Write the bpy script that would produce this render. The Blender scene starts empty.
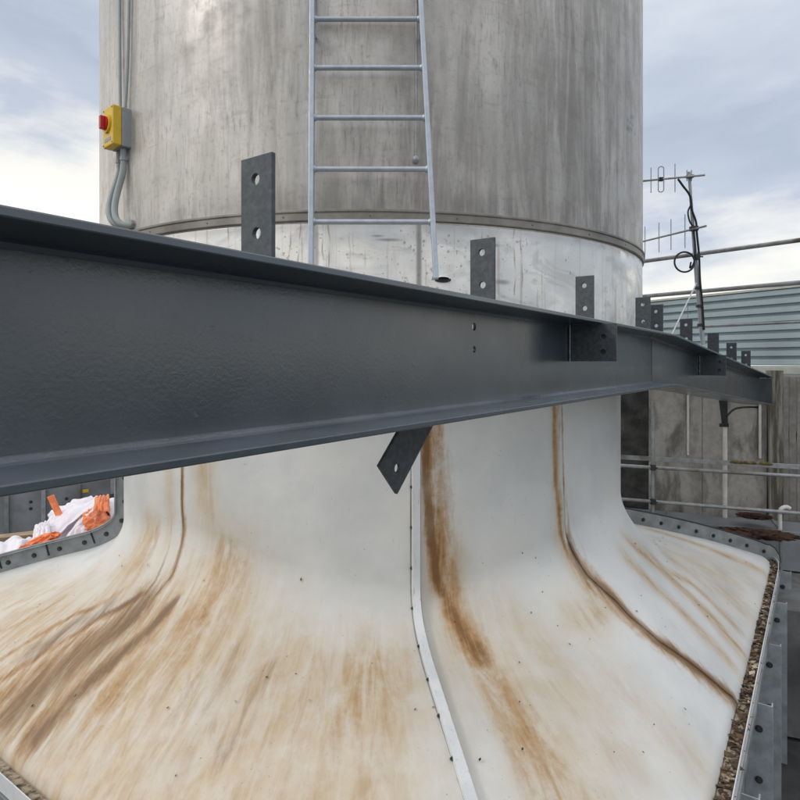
import bpy, bmesh, math, random
import numpy as np
from mathutils import Vector, Matrix, noise
random.seed(7)
sc = bpy.context.scene
R = math.radians

# ---------------------------------------------------------------- camera, sky, sun, exposure
cam_d = bpy.data.cameras.new('camera'); cam = bpy.data.objects.new('camera', cam_d)
sc.collection.objects.link(cam); sc.camera = cam
cam_d.sensor_width = 36; cam_d.lens = 27; cam_d.shift_y = -0.0475
cam_d.clip_start = 0.02; cam_d.clip_end = 5000
cam.location = (0, 0, 0); cam.rotation_euler = (R(90), 0, 0)

SUN_DIR = Vector((-0.80, -0.36, 0.66)).normalized()
world = bpy.data.worlds.new('World'); sc.world = world; world.use_nodes = True
wn = world.node_tree.nodes; wl = world.node_tree.links; wn.clear()
def W(t, **k):
    n = wn.new(t)
    for a, b in k.items(): setattr(n, a, b)
    return n
sky = W('ShaderNodeTexSky', sky_type='NISHITA', sun_disc=False)
sky.sun_elevation = math.asin(SUN_DIR.z); sky.sun_rotation = math.atan2(SUN_DIR.x, SUN_DIR.y)
bg = W('ShaderNodeBackground'); bg.inputs[1].default_value = 0.1
wo = W('ShaderNodeOutputWorld'); wl.new(bg.outputs[0], wo.inputs[0])
tc = W('ShaderNodeTexCoord'); mp = W('ShaderNodeMapping'); mp.inputs['Scale'].default_value = (1, 1, 3.2)
wl.new(tc.outputs['Generated'], mp.inputs[0])
n1 = W('ShaderNodeTexNoise'); n1.inputs['Scale'].default_value = 1.9; n1.inputs['Detail'].default_value = 7; n1.inputs['Roughness'].default_value = .56; n1.inputs['Distortion'].default_value = .3
wl.new(mp.outputs[0], n1.inputs['Vector'])
sx = W('ShaderNodeSeparateXYZ'); wl.new(tc.outputs['Generated'], sx.inputs[0])
m1 = W('ShaderNodeMath', operation='MULTIPLY_ADD'); m1.inputs[1].default_value = .55; wl.new(n1.outputs[0], m1.inputs[0]); wl.new(sx.outputs[2], m1.inputs[2])
m1b = W('ShaderNodeMath', operation='MULTIPLY_ADD'); m1b.inputs[1].default_value = .14; wl.new(sx.outputs[0], m1b.inputs[0]); wl.new(m1.outputs[0], m1b.inputs[2])
cr = W('ShaderNodeValToRGB'); wl.new(m1b.outputs[0], cr.inputs[0])
e = cr.color_ramp.elements
e[0].position = .20; e[0].color = (1, .99, .96, 1)
e[1].position = 1.0; e[1].color = (1.0, 1.0, 1.0, 1)
for p, c in ((.43, (.90, .86, .78, 1)), (.50, (.74, .73, .70, 1)), (.57, (.44, .485, .56, 1)), (.66, (.375, .425, .51, 1)), (.80, (.56, .60, .66, 1))):
    x = e.new(p); x.color = c
mul = W('ShaderNodeVectorMath', operation='SCALE'); mul.inputs['Scale'].default_value = 11.0; wl.new(cr.outputs[0], mul.inputs[0])
mx = W('ShaderNodeMix', data_type='RGBA'); mx.inputs[0].default_value = .9
wl.new(sky.outputs[0], mx.inputs[6]); wl.new(mul.outputs[0], mx.inputs[7]); wl.new(mx.outputs[2], bg.inputs[0])

sun_d = bpy.data.lights.new('sun', 'SUN'); sun_d.energy = .7; sun_d.angle = R(12); sun_d.color = (1, .95, .88)
sun = bpy.data.objects.new('sun', sun_d); sc.collection.objects.link(sun)
sun.rotation_euler = SUN_DIR.to_track_quat('Z', 'Y').to_euler()
sc.view_settings.view_transform = 'Standard'; sc.view_settings.look = 'None'
sc.view_settings.exposure = .30; sc.view_settings.gamma = 1
sc.render.engine = 'CYCLES'; sc.render.resolution_x = 1024; sc.render.resolution_y = 1024

# ---------------------------------------------------------------- node helpers
class M:
    def __init__(s, name, rough=.5, metal=0., spec=.5):
        s.m = bpy.data.materials.new(name); s.m.use_nodes = True
        s.n = s.m.node_tree.nodes; s.l = s.m.node_tree.links
        s.b = s.n['Principled BSDF']
        s.b.inputs['Roughness'].default_value = rough; s.b.inputs['Metallic'].default_value = metal
        s.b.inputs['Specular IOR Level'].default_value = spec
        s.bump_in = None
    def coord(s, kind='Object', scale=(1, 1, 1)):
        if kind == 'UV':
            t = s.n.new('ShaderNodeUVMap').outputs[0]
        else:
            t = s.n.new('ShaderNodeTexCoord').outputs[kind]
        mp = s.n.new('ShaderNodeMapping'); mp.inputs['Scale'].default_value = scale
        s.l.new(t, mp.inputs[0]); return mp.outputs[0]
    def noise(s, co, scale=5, detail=5, rough=.55, dist=0):
        n = s.n.new('ShaderNodeTexNoise'); n.inputs['Scale'].default_value = scale; n.inputs['Detail'].default_value = detail
        n.inputs['Roughness'].default_value = rough; n.inputs['Distortion'].default_value = dist
        s.l.new(co, n.inputs['Vector']); return n.outputs[0]
    def ramp(s, x, a, b, va=0., vb=1.):
        n = s.n.new('ShaderNodeMapRange'); n.interpolation_type = 'SMOOTHSTEP'
        n.inputs[1].default_value = a; n.inputs[2].default_value = b; n.inputs[3].default_value = va; n.inputs[4].default_value = vb
        s.l.new(x, n.inputs[0]); return n.outputs[0]
    def math(s, op, a, b=None, c=None):
        n = s.n.new('ShaderNodeMath'); n.operation = op
        for i, v in enumerate((a, b, c)):
            if v is None: continue
            if isinstance(v, (int, float)): n.inputs[i].default_value = v
            else: s.l.new(v, n.inputs[i])
        return n.outputs[0]
    def mix(s, f, a, b):
        n = s.n.new('ShaderNodeMix'); n.data_type = 'RGBA'
        if isinstance(f, (int, float)): n.inputs[0].default_value = f
        else: s.l.new(f, n.inputs[0])
        for i, v in ((6, a), (7, b)):
            if isinstance(v, tuple): n.inputs[i].default_value = (*v, 1) if len(v) == 3 else v
            else: s.l.new(v, n.inputs[i])
        return n.outputs[2]
    def attr(s, name):
        n = s.n.new('ShaderNodeAttribute'); n.attribute_name = name
        x = s.n.new('ShaderNodeSeparateColor'); s.l.new(n.outputs['Color'], x.inputs[0]); return x.outputs
    def color(s, c):
        if isinstance(c, tuple): s.b.inputs['Base Color'].default_value = (*c, 1)
        else: s.l.new(c, s.b.inputs['Base Color'])
    def rough(s, x): s.l.new(x, s.b.inputs['Roughness'])
    def bump(s, x, strength=.3, dist=.01):
        n = s.n.new('ShaderNodeBump'); n.inputs['Strength'].default_value = strength; n.inputs['Distance'].default_value = dist
        s.l.new(x, n.inputs['Height'])
        if s.bump_in: s.l.new(s.bump_in, n.inputs['Normal'])
        s.bump_in = n.outputs[0]; s.l.new(n.outputs[0], s.b.inputs['Normal'])

def simple(name, c, rough=.5, metal=0., var=.25, scale=8, bump=.15, grime=None, spec=.5):
    m = M(name, rough, metal, spec); co = m.coord()
    a = m.noise(co, scale, 6, .6); b = m.noise(co, scale * .25, 4)
    d = tuple(x * (1 - var) for x in c); l = tuple(min(.95, x * (1 + var)) for x in c)
    col = m.mix(m.ramp(a, .3, .7), d, l)
    if grime: col = m.mix(m.ramp(b, .5, .72), col, grime)
    m.color(col); m.rough(m.ramp(a, .3, .7, max(.05, rough - .1), min(1, rough + .12)))
    m.bump(m.noise(co, scale * 6, 3), bump, .004)
    return m.m

# ---------------------------------------------------------------- materials
def beam_paint(name, k, sky_lit):
    m = M(name, .3, 0, 1.); co = m.coord()
    a = m.noise(co, 7, 5); f = m.noise(co, 150, 2); g = m.noise(co, 30, 4, .6, .6); sc_ = m.noise(m.coord(scale=(1.5, 1.5, 12)), 8, 6, .7); big = m.noise(co, 1.6, 4, .5)
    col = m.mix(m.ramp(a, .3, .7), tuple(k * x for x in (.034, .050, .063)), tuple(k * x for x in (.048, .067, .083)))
    col = m.mix(m.ramp(sc_, .62, .76, 0, .30), col, (.10, .12, .135))
    col = m.mix(m.ramp(m.noise(co, 55, 4, .7), .72, .78, 0, .4), col, (.16, .17, .175))
    if sky_lit:
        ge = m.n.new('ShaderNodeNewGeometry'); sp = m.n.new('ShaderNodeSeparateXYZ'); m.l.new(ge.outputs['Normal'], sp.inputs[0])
        col = m.mix(m.math('MULTIPLY', m.ramp(sp.outputs[2], .3, .9), m.ramp(a, .25, .7, .55, .95)), col, (.18, .205, .25))  # sky glare on upward faces, painted in as a paler colour
    m.color(col); m.rough(m.ramp(big, .3, .7, .20, .38))
    m.bump(f, .25, .0011); m.bump(m.ramp(g, .60, .80), .20, .0012); m.bump(a, .12, .004)
    m.b.inputs['Coat Weight'].default_value = .35; m.b.inputs['Coat Roughness'].default_value = .22
    return m.m
PAINT = beam_paint('beam_paint', 1., False); PAINT_F = beam_paint('sky_lit_beam_paint', 1.15, True)  # bottom flange gets a lighter copy with sky light in its colour
m = M('bracket_paint', .5); co = m.coord()
a = m.noise(co, 60, 4, .6); col = m.mix(m.ramp(a, .35, .7), (.045, .055, .064), (.078, .09, .10)); m.color(col); m.bump(m.noise(co, 120, 3), .4, .0015)
BRACKET = m.m

m = M('cowl_gelcoat', .42, 0, .4)
st = m.attr('stain_shade'); uvf = m.coord('UV', (38, 2.2, 1)); uvm = m.coord('UV', (9, 1.1, 1)); uvo = m.coord('UV', (1, 1, 1)); co = m.coord()
fs = m.noise(uvf, 1, 7, .7); ms = m.noise(uvm, 1, 7, .62, .5); bl = m.noise(co, 2.2, 6, .6); fine = m.noise(co, 26, 6, .7); mid = m.noise(m.coord('UV', (15, 2.4, 1)), 1, 7, .68, .6)
mot = m.noise(co, 7, 7, .68)
base = m.mix(m.ramp(bl, .3, .7), (.61, .625, .62), (.71, .72, .71))
tan = m.math('MULTIPLY', st[2], m.ramp(ms, .25, .60, .55, 1.))
base = m.mix(m.math('MULTIPLY', tan, m.ramp(mot, .3, .62, .62, 1)), base, (.56, .445, .295))
base = m.mix(m.math('MULTIPLY', m.math('MULTIPLY', st[2], st[2]), m.math('MULTIPLY', m.ramp(mid, .36, .66, 0, .78), m.ramp(mot, .34, .62, .55, 1))), base, (.42, .285, .155))
base = m.mix(m.math('MULTIPLY', st[2], m.ramp(fs, .60, .70, 0, .35)), base, (.72, .69, .63))
rv = m.math('ADD', st[0], m.ramp(mid, .2, .8, -.34, .30)); rv = m.math('ADD', rv, m.ramp(fine, .25, .75, -.14, .14)); rv = m.math('MULTIPLY', rv, m.ramp(st[0], .0, .16))
base = m.mix(m.ramp(rv, .12, .95, 0, .92), base, (.41, .235, .09))
base = m.mix(m.ramp(m.math('ADD', rv, m.ramp(fs, .3, .7, -.2, .2)), .65, 1.25, 0, .9), base, (.20, .095, .036))
dv = m.math('ADD', st[1], m.ramp(mid, .2, .8, -.28, .22)); dv = m.math('ADD', dv, m.ramp(fs, .3, .7, -.15, .12)); dv = m.math('MULTIPLY', dv, m.ramp(st[1], .0, .2))
base = m.mix(m.ramp(dv, .1, 1.0, 0, .93), base, (.185, .108, .056))
sp = m.noise(co, 75, 3, .5); base = m.mix(m.ramp(sp, .72, .76, 0, .8), base, (.10, .085, .07))
sc2 = m.noise(m.coord('UV', (60, 10, 1)), 1, 4); base = m.mix(m.ramp(sc2, .66, .72, 0, .3), base, (.36, .35, .34))
base = m.mix(m.ramp(m.noise(co, 1.1, 6, .6), .50, .70, 0, .35), base, (.64, .60, .50))
m.color(base); m.rough(m.ramp(bl, .3, .7, .34, .58)); m.bump(m.noise(co, 2.6, 3), .30, .04); m.bump(m.noise(co, 9, 3), .15, .01); m.bump(fine, .16, .003)
GEL = m.m

m = M('stained_stack', .5, .35)
co = m.coord('UV', (12, 1.2, 1)); co2 = m.coord('UV', (58, 7, 1)); ob = m.coord()
a = m.noise(co, .8, 8, .68, .5); b = m.noise(co2, 1.0, 8, .72, .3); c = m.noise(ob, 1.7, 7, .66); d = m.noise(m.coord('UV', (3.4, 22, 1)), 1, 6, .6); gr = m.noise(ob, 34, 7, .72); bl = m.noise(ob, 6, 7, .66)
st = m.attr('stain_shade')
col = m.mix(m.ramp(c, .32, .68), (.45, .43, .40), (.60, .575, .54))
col = m.mix(st[2], col, (.70, .665, .615))
col = m.mix(m.ramp(a, .42, .70, 0, .5), col, (.29, .275, .255))
col = m.mix(m.ramp(bl, .52, .74, 0, .28), col, (.28, .26, .235))
col = m.mix(m.ramp(gr, .52, .72, 0, .45), col, (.22, .21, .195))
col = m.mix(m.ramp(gr, .28, .44, .35, 0), col, (.62, .60, .57))
col = m.mix(m.math('MULTIPLY', m.ramp(b, .50, .70, 0, .6), m.ramp(c, .40, .58, .15, 1)), col, (.16, .15, .142))
col = m.mix(m.ramp(d, .58, .72, 0, .25), col, (.2, .19, .18))
col = m.mix(m.math('MULTIPLY', st[1], m.ramp(a, .32, .62, .25, 1)), col, (.13, .122, .115))
col = m.mix(st[0], col, (.05, .046, .043))
m.color(col); m.rough(m.ramp(bl, .3, .7, .34, .58)); m.bump(gr, .10, .003); m.bump(m.noise(ob, 1.6, 2), .22, .05)
STACK = m.m

m = M('bare_galvanised', .36, .3)
co = m.coord('UV', (34, 1.3, 1)); ob = m.coord()
a = m.noise(co, 1, 6, .6, .3); b = m.noise(ob, 2.4, 6, .6); sp = m.noise(ob, 42, 3, .55); zz = m.noise(m.coord('UV', (7, 14, 1)), 1, 5, .6)
st = m.attr('stain_shade')
pt = m.noise(m.coord('UV', (2.6, 4.5, 1)), 1, 7, .66, .8)
col = m.mix(m.ramp(b, .35, .65), (.72, .73, .72), (.94, .92, .88))
col = m.mix(m.ramp(pt, .52, .62, 0, .5), col, (.50, .51, .51))
col = m.mix(m.ramp(pt, .30, .42, .5, 0), col, (.95, .94, .90))
col = m.mix(m.ramp(a, .56, .66, 0, .5), col, (.45, .36, .28))
col = m.mix(m.ramp(zz, .6, .7, 0, .45), col, (.42, .41, .42))
col = m.mix(m.math('MULTIPLY', m.ramp(sp, .63, .68), m.ramp(b, .47, .54, .0, .6)), col, (.2, .19, .18))
col = m.mix(st[1], col, (.20, .19, .19)); col = m.mix(st[0], col, (.24, .11, .06))
m.color(col); m.rough(m.ramp(pt, .3, .7, .22, .5)); m.bump(m.noise(ob, 3.2, 2), .3, .05)
BARE = m.m

m = M('concrete', .9); co = m.coord(); cz = m.coord(scale=(1.6, 1.6, .6))
a = m.noise(cz, 2.2, 6, .6, .5); b = m.noise(co, 14, 6, .65)
col = m.mix(m.ramp(b, .3, .7), (.37, .35, .32), (.48, .46, .425)); col = m.mix(m.ramp(a, .44, .64, 0, .85), col, (.135, .12, .10))
col = m.mix(m.ramp(m.noise(cz, 5, 5), .6, .7, 0, .5), col, (.32, .31, .29))
m.color(col); m.bump(b, .4, .01); CONC = m.m
CONC_DARK = simple('blackened_concrete', (.055, .053, .05), .95, var=.6, scale=6, bump=.5, grime=(.20, .19, .175))
ROOF = simple('roof_felt', (.17, .17, .17), .95, var=.3, scale=4, bump=.5, grime=(.10, .10, .095))
GALV = simple('galvanised_steel', (.40, .43, .46), .42, .35, .15, 12, .15)
FLANGE = simple('grey_flange_metal', (.27, .285, .29), .55, .3, .22, 9, .2, (.15, .14, .13))
LADDER = simple('ladder_galvanised', (.42, .47, .53), .42, .3, .1, 20, .1)
SCAF = simple('scaffold_tube_metal', (.36, .365, .37), .5, .5, .25, 14, .2, (.15, .12, .09))
DARKM = simple('dark_steel', (.045, .047, .05), .6, .3, .3, 12, .2)
BOLT = simple('weathered_bolt', (.07, .07, .07), .5, .5, .3, 40, .1)
BOLTL = simple('zinc_bolt', (.5, .5, .5), .35, .7, .2, 40, .1)
DUCT = simple('grey_duct_metal', (.28, .295, .32), .5, .3, .15, 5, .1, (.12, .12, .12))
CLAD = simple('pale_blue_cladding', (.32, .40, .43), .5, .1, .1, 3, .1, (.25, .31, .33))
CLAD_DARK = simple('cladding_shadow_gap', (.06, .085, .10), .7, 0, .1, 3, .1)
PALE = simple('pale_coping', (.42, .45, .41), .8, 0, .12, 6, .2)
YEL = simple('yellow_plastic', (.72, .47, .03), .4, 0, .06, 20, .05)
RED = simple('red_plastic', (.50, .015, .012), .35, 0, .08, 20, .05)
GREYP = simple('grey_plastic', (.30, .32, .34), .45, 0, .06, 20, .05)
CONDUIT = simple('grey_conduit', (.33, .36, .36), .5, 0, .08, 20, .08)
BLACK = simple('black_rubber', (.012, .012, .013), .55, 0, .3, 20, .1)
WHITEP = simple('white_pipe', (.70, .69, .66), .5, 0, .12, 8, .1)
RUST = simple('rusty_iron', (.055, .022, .013), .9, 0, .5, 14, .8, (.05, .025, .015))
SHEET = simple('white_sheeting', (.82, .78, .84), .35, 0, .05, 6, .1, (.80, .72, .76))
NET = simple('orange_netting', (.90, .24, .09), .5, 0, .2, 16, .3, (.80, .34, .2))
WOOD = simple('weathered_timber', (.20, .16, .12), .85, 0, .3, 9, .4, (.12, .10, .08))
GREYWOOD = simple('greyed_timber', (.27, .255, .235), .9, 0, .25, 9, .4, (.13, .115, .10))
TWOOD = simple('tan_timber', (.36, .26, .17), .8, 0, .2, 9, .3)
GREENM = simple('green_label', (.16, .50, .08), .5)
LICHEN = simple('yellow_lichen', (.17, .13, .05), .9, 0, .5, 30, .6, (.08, .07, .05))
WHITEM = simple('white_paint', (.68, .69, .70), .45, 0, .07, 10, .1)
m = M('flange_gelcoat', .45); co = m.coord(); a = m.noise(co, 4, 5); b = m.noise(m.coord(scale=(20, 20, 3)), 3, 5)
m.color(m.mix(m.ramp(b, .58, .72, 0, .5), m.mix(m.ramp(a, .3, .7), (.60, .62, .64), (.74, .75, .76)), (.42, .32, .22))); m.bump(a, .2, .01); WGEL = m.m
m = M('stained_post', .9); cz = m.coord(scale=(5, 5, .5)); a = m.noise(cz, 3, 6, .6)
m.color(m.mix(m.ramp(a, .4, .6), (.10, .09, .065), (.30, .285, .24))); m.bump(m.noise(m.coord(), 30, 5), .5, .01); POST = m.m
m = M('leaf_chips', .9); at = m.n.new('ShaderNodeAttribute'); at.attribute_name = 'tint'; m.color(at.outputs['Color']); CHIP = m.m
m = M('gutter_dirt', .95); co = m.coord(); a = m.noise(co, 22, 5, .7)
m.color(m.mix(m.ramp(a, .35, .6), (.06, .04, .022), (.40, .33, .24))); m.bump(a, .8, .02); DIRT = m.m

# ---------------------------------------------------------------- mesh helpers (vertices are in world metres, the eye is the origin)
ORIGIN = {}
def root_of(o):
    while o.parent: o = o.parent
    return o
class MB:
    def __init__(s): s.v = []; s.f = []; s.uv = None; s.smooth = []
    def add(s, vs, fs, smooth=False):
        k = len(s.v); s.v += [tuple(v) for v in vs]; s.f += [tuple(i + k for i in f) for f in fs]; s.smooth += [smooth] * len(fs); return s
    def box(s, c, size, rot=None):
        hx, hy, hz = (x / 2 for x in size); c = Vector(c)
        vs = [Vector((x, y, z)) for x in (-hx, hx) for y in (-hy, hy) for z in (-hz, hz)]
        if rot is not None: vs = [rot @ v for v in vs]
        return s.add([c + v for v in vs], [(0, 1, 3, 2), (4, 6, 7, 5), (0, 4, 5, 1), (2, 3, 7, 6), (0, 2, 6, 4), (1, 5, 7, 3)])
    def tube(s, pts, r, n=10, caps=True, smooth=True):
        pts = [Vector(p) for p in pts]; rs = r if isinstance(r, (list, tuple)) else [r] * len(pts)
        up = None; vs = []; fs = []
        for i, p in enumerate(pts):
            t = (pts[min(i + 1, len(pts) - 1)] - pts[max(i - 1, 0)]).normalized()
            if up is None: up = t.orthogonal().normalized()
            a = (up - t * up.dot(t)).normalized(); up = a; b = t.cross(a)
            for k in range(n):
                g = 2 * math.pi * k / n; vs.append(p + (a * math.cos(g) + b * math.sin(g)) * rs[i])
        for i in range(len(pts) - 1):
            for k in range(n):
                k2 = (k + 1) % n; fs.append((i * n + k, i * n + k2, (i + 1) * n + k2, (i + 1) * n + k))
        s.add(vs, fs, smooth)
        if caps:
            s.add(vs[:n], [tuple(range(n - 1, -1, -1))]); s.add(vs[-n:], [tuple(range(n))])
        return s
    def sweep(s, prof, frames):
        """prof: closed list of (a,b); frames: list of (origin, A, B)"""
        n = len(prof); vs = []
        for o, A, B in frames: vs += [Vector(o) + Vector(A) * a + Vector(B) * b for a, b in prof]
        fs = []
        for i in range(len(frames) - 1):
            for k in range(n):
                k2 = (k + 1) % n; fs.append((i * n + k, i * n + k2, (i + 1) * n + k2, (i + 1) * n + k))
        fs.append(tuple(range(n - 1, -1, -1))); fs.append(tuple((len(frames) - 1) * n + k for k in range(n)))
        return s.add(vs, fs)
    def plate(s, outline, holes, th, o, ex, ey, nseg=14):
        """flat plate with real round holes; outline in (ex, ey), thickness along their normal, centred"""
        o = Vector(o); ex = Vector(ex); ey = Vector(ey); ez = ex.cross(ey).normalized()
        bm = bmesh.new(); ed = []
        def loop(ps):
            vv = [bm.verts.new((p[0], p[1], 0)) for p in ps]
            for i in range(len(vv)): ed.append(bm.edges.new((vv[i], vv[(i + 1) % len(vv)])))
        loop(outline)
        for hx, hy, hr in holes: loop([(hx + hr * math.cos(2 * math.pi * k / nseg), hy + hr * math.sin(2 * math.pi * k / nseg)) for k in range(nseg)])
        bmesh.ops.triangle_fill(bm, edges=ed, use_beauty=True)
        # drop faces inside holes
        kill = [f for f in bm.faces if any((f.calc_center_median().x - hx) ** 2 + (f.calc_center_median().y - hy) ** 2 < (hr * .9) ** 2 and all((v.co.x - hx) ** 2 + (v.co.y - hy) ** 2 < (hr * 1.01) ** 2 for v in f.verts) for hx, hy, hr in holes)]
        if kill: bmesh.ops.delete(bm, geom=kill, context='FACES_ONLY')
        r = bmesh.ops.extrude_face_region(bm, geom=list(bm.faces))
        for v in r['geom']:
            if isinstance(v, bmesh.types.BMVert): v.co.z += th
        bmesh.ops.recalc_face_normals(bm, faces=list(bm.faces))
        bm.verts.index_update()
        vs = [o + ex * v.co.x + ey * v.co.y + ez * (v.co.z - th / 2) for v in bm.verts]
        fs = [tuple(v.index for v in f.verts) for f in bm.faces]; bm.free()
        return s.add(vs, fs)
    def mesh(s, name, mat, origin=(0, 0, 0)):
        me = bpy.data.meshes.new(name); o = Vector(origin)
        me.from_pydata([Vector(v) - o for v in s.v], [], s.f)
        me.polygons.foreach_set('use_smooth', s.smooth)
        me.materials.append(mat); me.update(); return me
    def build(s, name, mat, parent=None, bevel=0, loc=None, label=None):
        org = ORIGIN[root_of(parent).name] if parent is not None else Vector(loc if loc is not None else (0, 0, 0))
        o = bpy.data.objects.new(name, s.mesh(name, mat, org)); sc.collection.objects.link(o)
        if parent is not None: o.parent = parent
        else: o.location = org; ORIGIN[o.name] = org
        if bevel:
            b = o.modifiers.new('bevel', 'BEVEL'); b.width = bevel; b.segments = 2; b.limit_method = 'ANGLE'; b.angle_limit = R(40)
        if label: o['label'] = label
        return o
def thing(name, label, cat, loc=(0, 0, 0), group=None):
    o = bpy.data.objects.new(name, None); sc.collection.objects.link(o); o.location = loc; ORIGIN[o.name] = Vector(loc)
    o.empty_display_size = .1; o['label'] = label; o['category'] = cat
    if group: o['group'] = group
    return o
def tag(o, label, cat, group=None):
    o['label'] = label; o['category'] = cat
    if group: o['group'] = group
    return o
def kind(o, k): o['kind'] = k; return o
def put(me, name, parent, loc, normal=(0, 0, 1), up=None, scale=1.):
    """place a small shared mesh (its z axis along normal)"""
    o = bpy.data.objects.new(name, me); sc.collection.objects.link(o); o.parent = parent
    org = ORIGIN[root_of(parent).name]
    o.location = Vector(loc) - org; o.rotation_mode = 'QUATERNION'; o.rotation_quaternion = Vector(normal).to_track_quat('Z', 'Y'); o.scale = (scale,) * 3
    return o
def at(x, y, d): return Vector(((x - 400) / 600 * d, d, (362 - y) / 600 * d))

def bolt_mesh(r, h, mat, washer=True):
    b = MB()
    if washer: b.tube([(0, 0, 0), (0, 0, h * .25)], r * 1.45, 12, smooth=False)
    b.tube([(0, 0, h * .2), (0, 0, h)], r, 6, smooth=False)
    b.tube([(0, 0, h), (0, 0, h * 1.5)], r * .55, 8, smooth=False)
    return b.mesh('bolt', mat)
BOLT_S = bolt_mesh(.012, .012, BOLT); BOLT_L = bolt_mesh(.011, .010, BOLTL); RIVET = bolt_mesh(.006, .005, BOLT, False)

U = Vector((.5736, .8192, 0)); N = Vector((.8192, -.5736, 0)); Z = Vector((0, 0, 1))   # along the beam / out of the beam's face

# ---------------------------------------------------------------- ground and the building round the tower
g = MB(); g.add([(-600, -600, -3.6), (600, -600, -3.6), (600, 600, -3.6), (-600, 600, -3.6)], [(0, 1, 2, 3)])
kind(g.build('ground', simple('dark_asphalt', (.075, .075, .075), .95, var=.3, scale=4, bump=.5, grime=(.05, .05, .045))), 'structure')

# ---------------------------------------------------------------- the tower shell
CX, CY = -0.22, 5.5; SQ = 2.93; SU = 3.02; ZB = -2.03
def rad(z):
    t = np.clip((0.25 - z) / 0.55, 0, 1); t = t * t * (3 - 2 * t); return 2.245 - 0.145 * t
def edge(phi):
    a = np.radians(phi - 55.0); c = np.abs(np.cos(a)); s = np.abs(np.sin(a)); p = 26
    return 1 / ((c / SQ) ** p + (s / SU) ** p) ** (1 / p)
def cowl(phi, v):
    phi = np.asarray(phi, float); v = np.asarray(v, float)
    m = np.sin(np.radians(2 * (phi - 10))) ** 2
    Rn = 2.10; E = edge(phi); ze = -1.58 + .05 * m; rf = Rn + .35
    slope = (ze - ZB) / (E - rf); zc = ze + .35 * slope; zf = zc + .225
    z1 = v / .4 * zf; r1 = rad(z1)
    t = np.clip((v - .4) / .2, 0, 1); r2 = (1 - t) ** 2 * Rn + 2 * t * (1 - t) * Rn + t * t * rf; z2 = (1 - t) ** 2 * zf + 2 * t * (1 - t) * zc + t * t * ze
    t = np.clip((v - .6) / .4, 0, 1); r3 = rf + (E - rf) * t; z3 = ze + (ZB - ze) * t + .03 * np.sin(math.pi * t)
    z3 = z3 - .03 * np.clip((t - .94) / .06, 0, 1) ** 2
    r = np.where(v < .4, r1, np.where(v < .6, r2, r3)); z = np.where(v < .4, z1, np.where(v < .6, z2, z3))
    a = np.radians(phi)
    return np.stack([CX + r * np.sin(a), CY - r * np.cos(a), z], -1)
def cw(phi, v): return Vector(cowl(phi, v).tolist())
def cnorm(phi, v):
    e1 = cw(phi + .2, v) - cw(phi - .2, v); e2 = cw(phi, min(1, v + .004)) - cw(phi, max(0, v - .004))
    n = e1.cross(e2).normalized(); out = Vector((math.sin(R(phi)), -math.cos(R(phi)), .3))
    return n if n.dot(out) > 0 else -n

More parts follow.
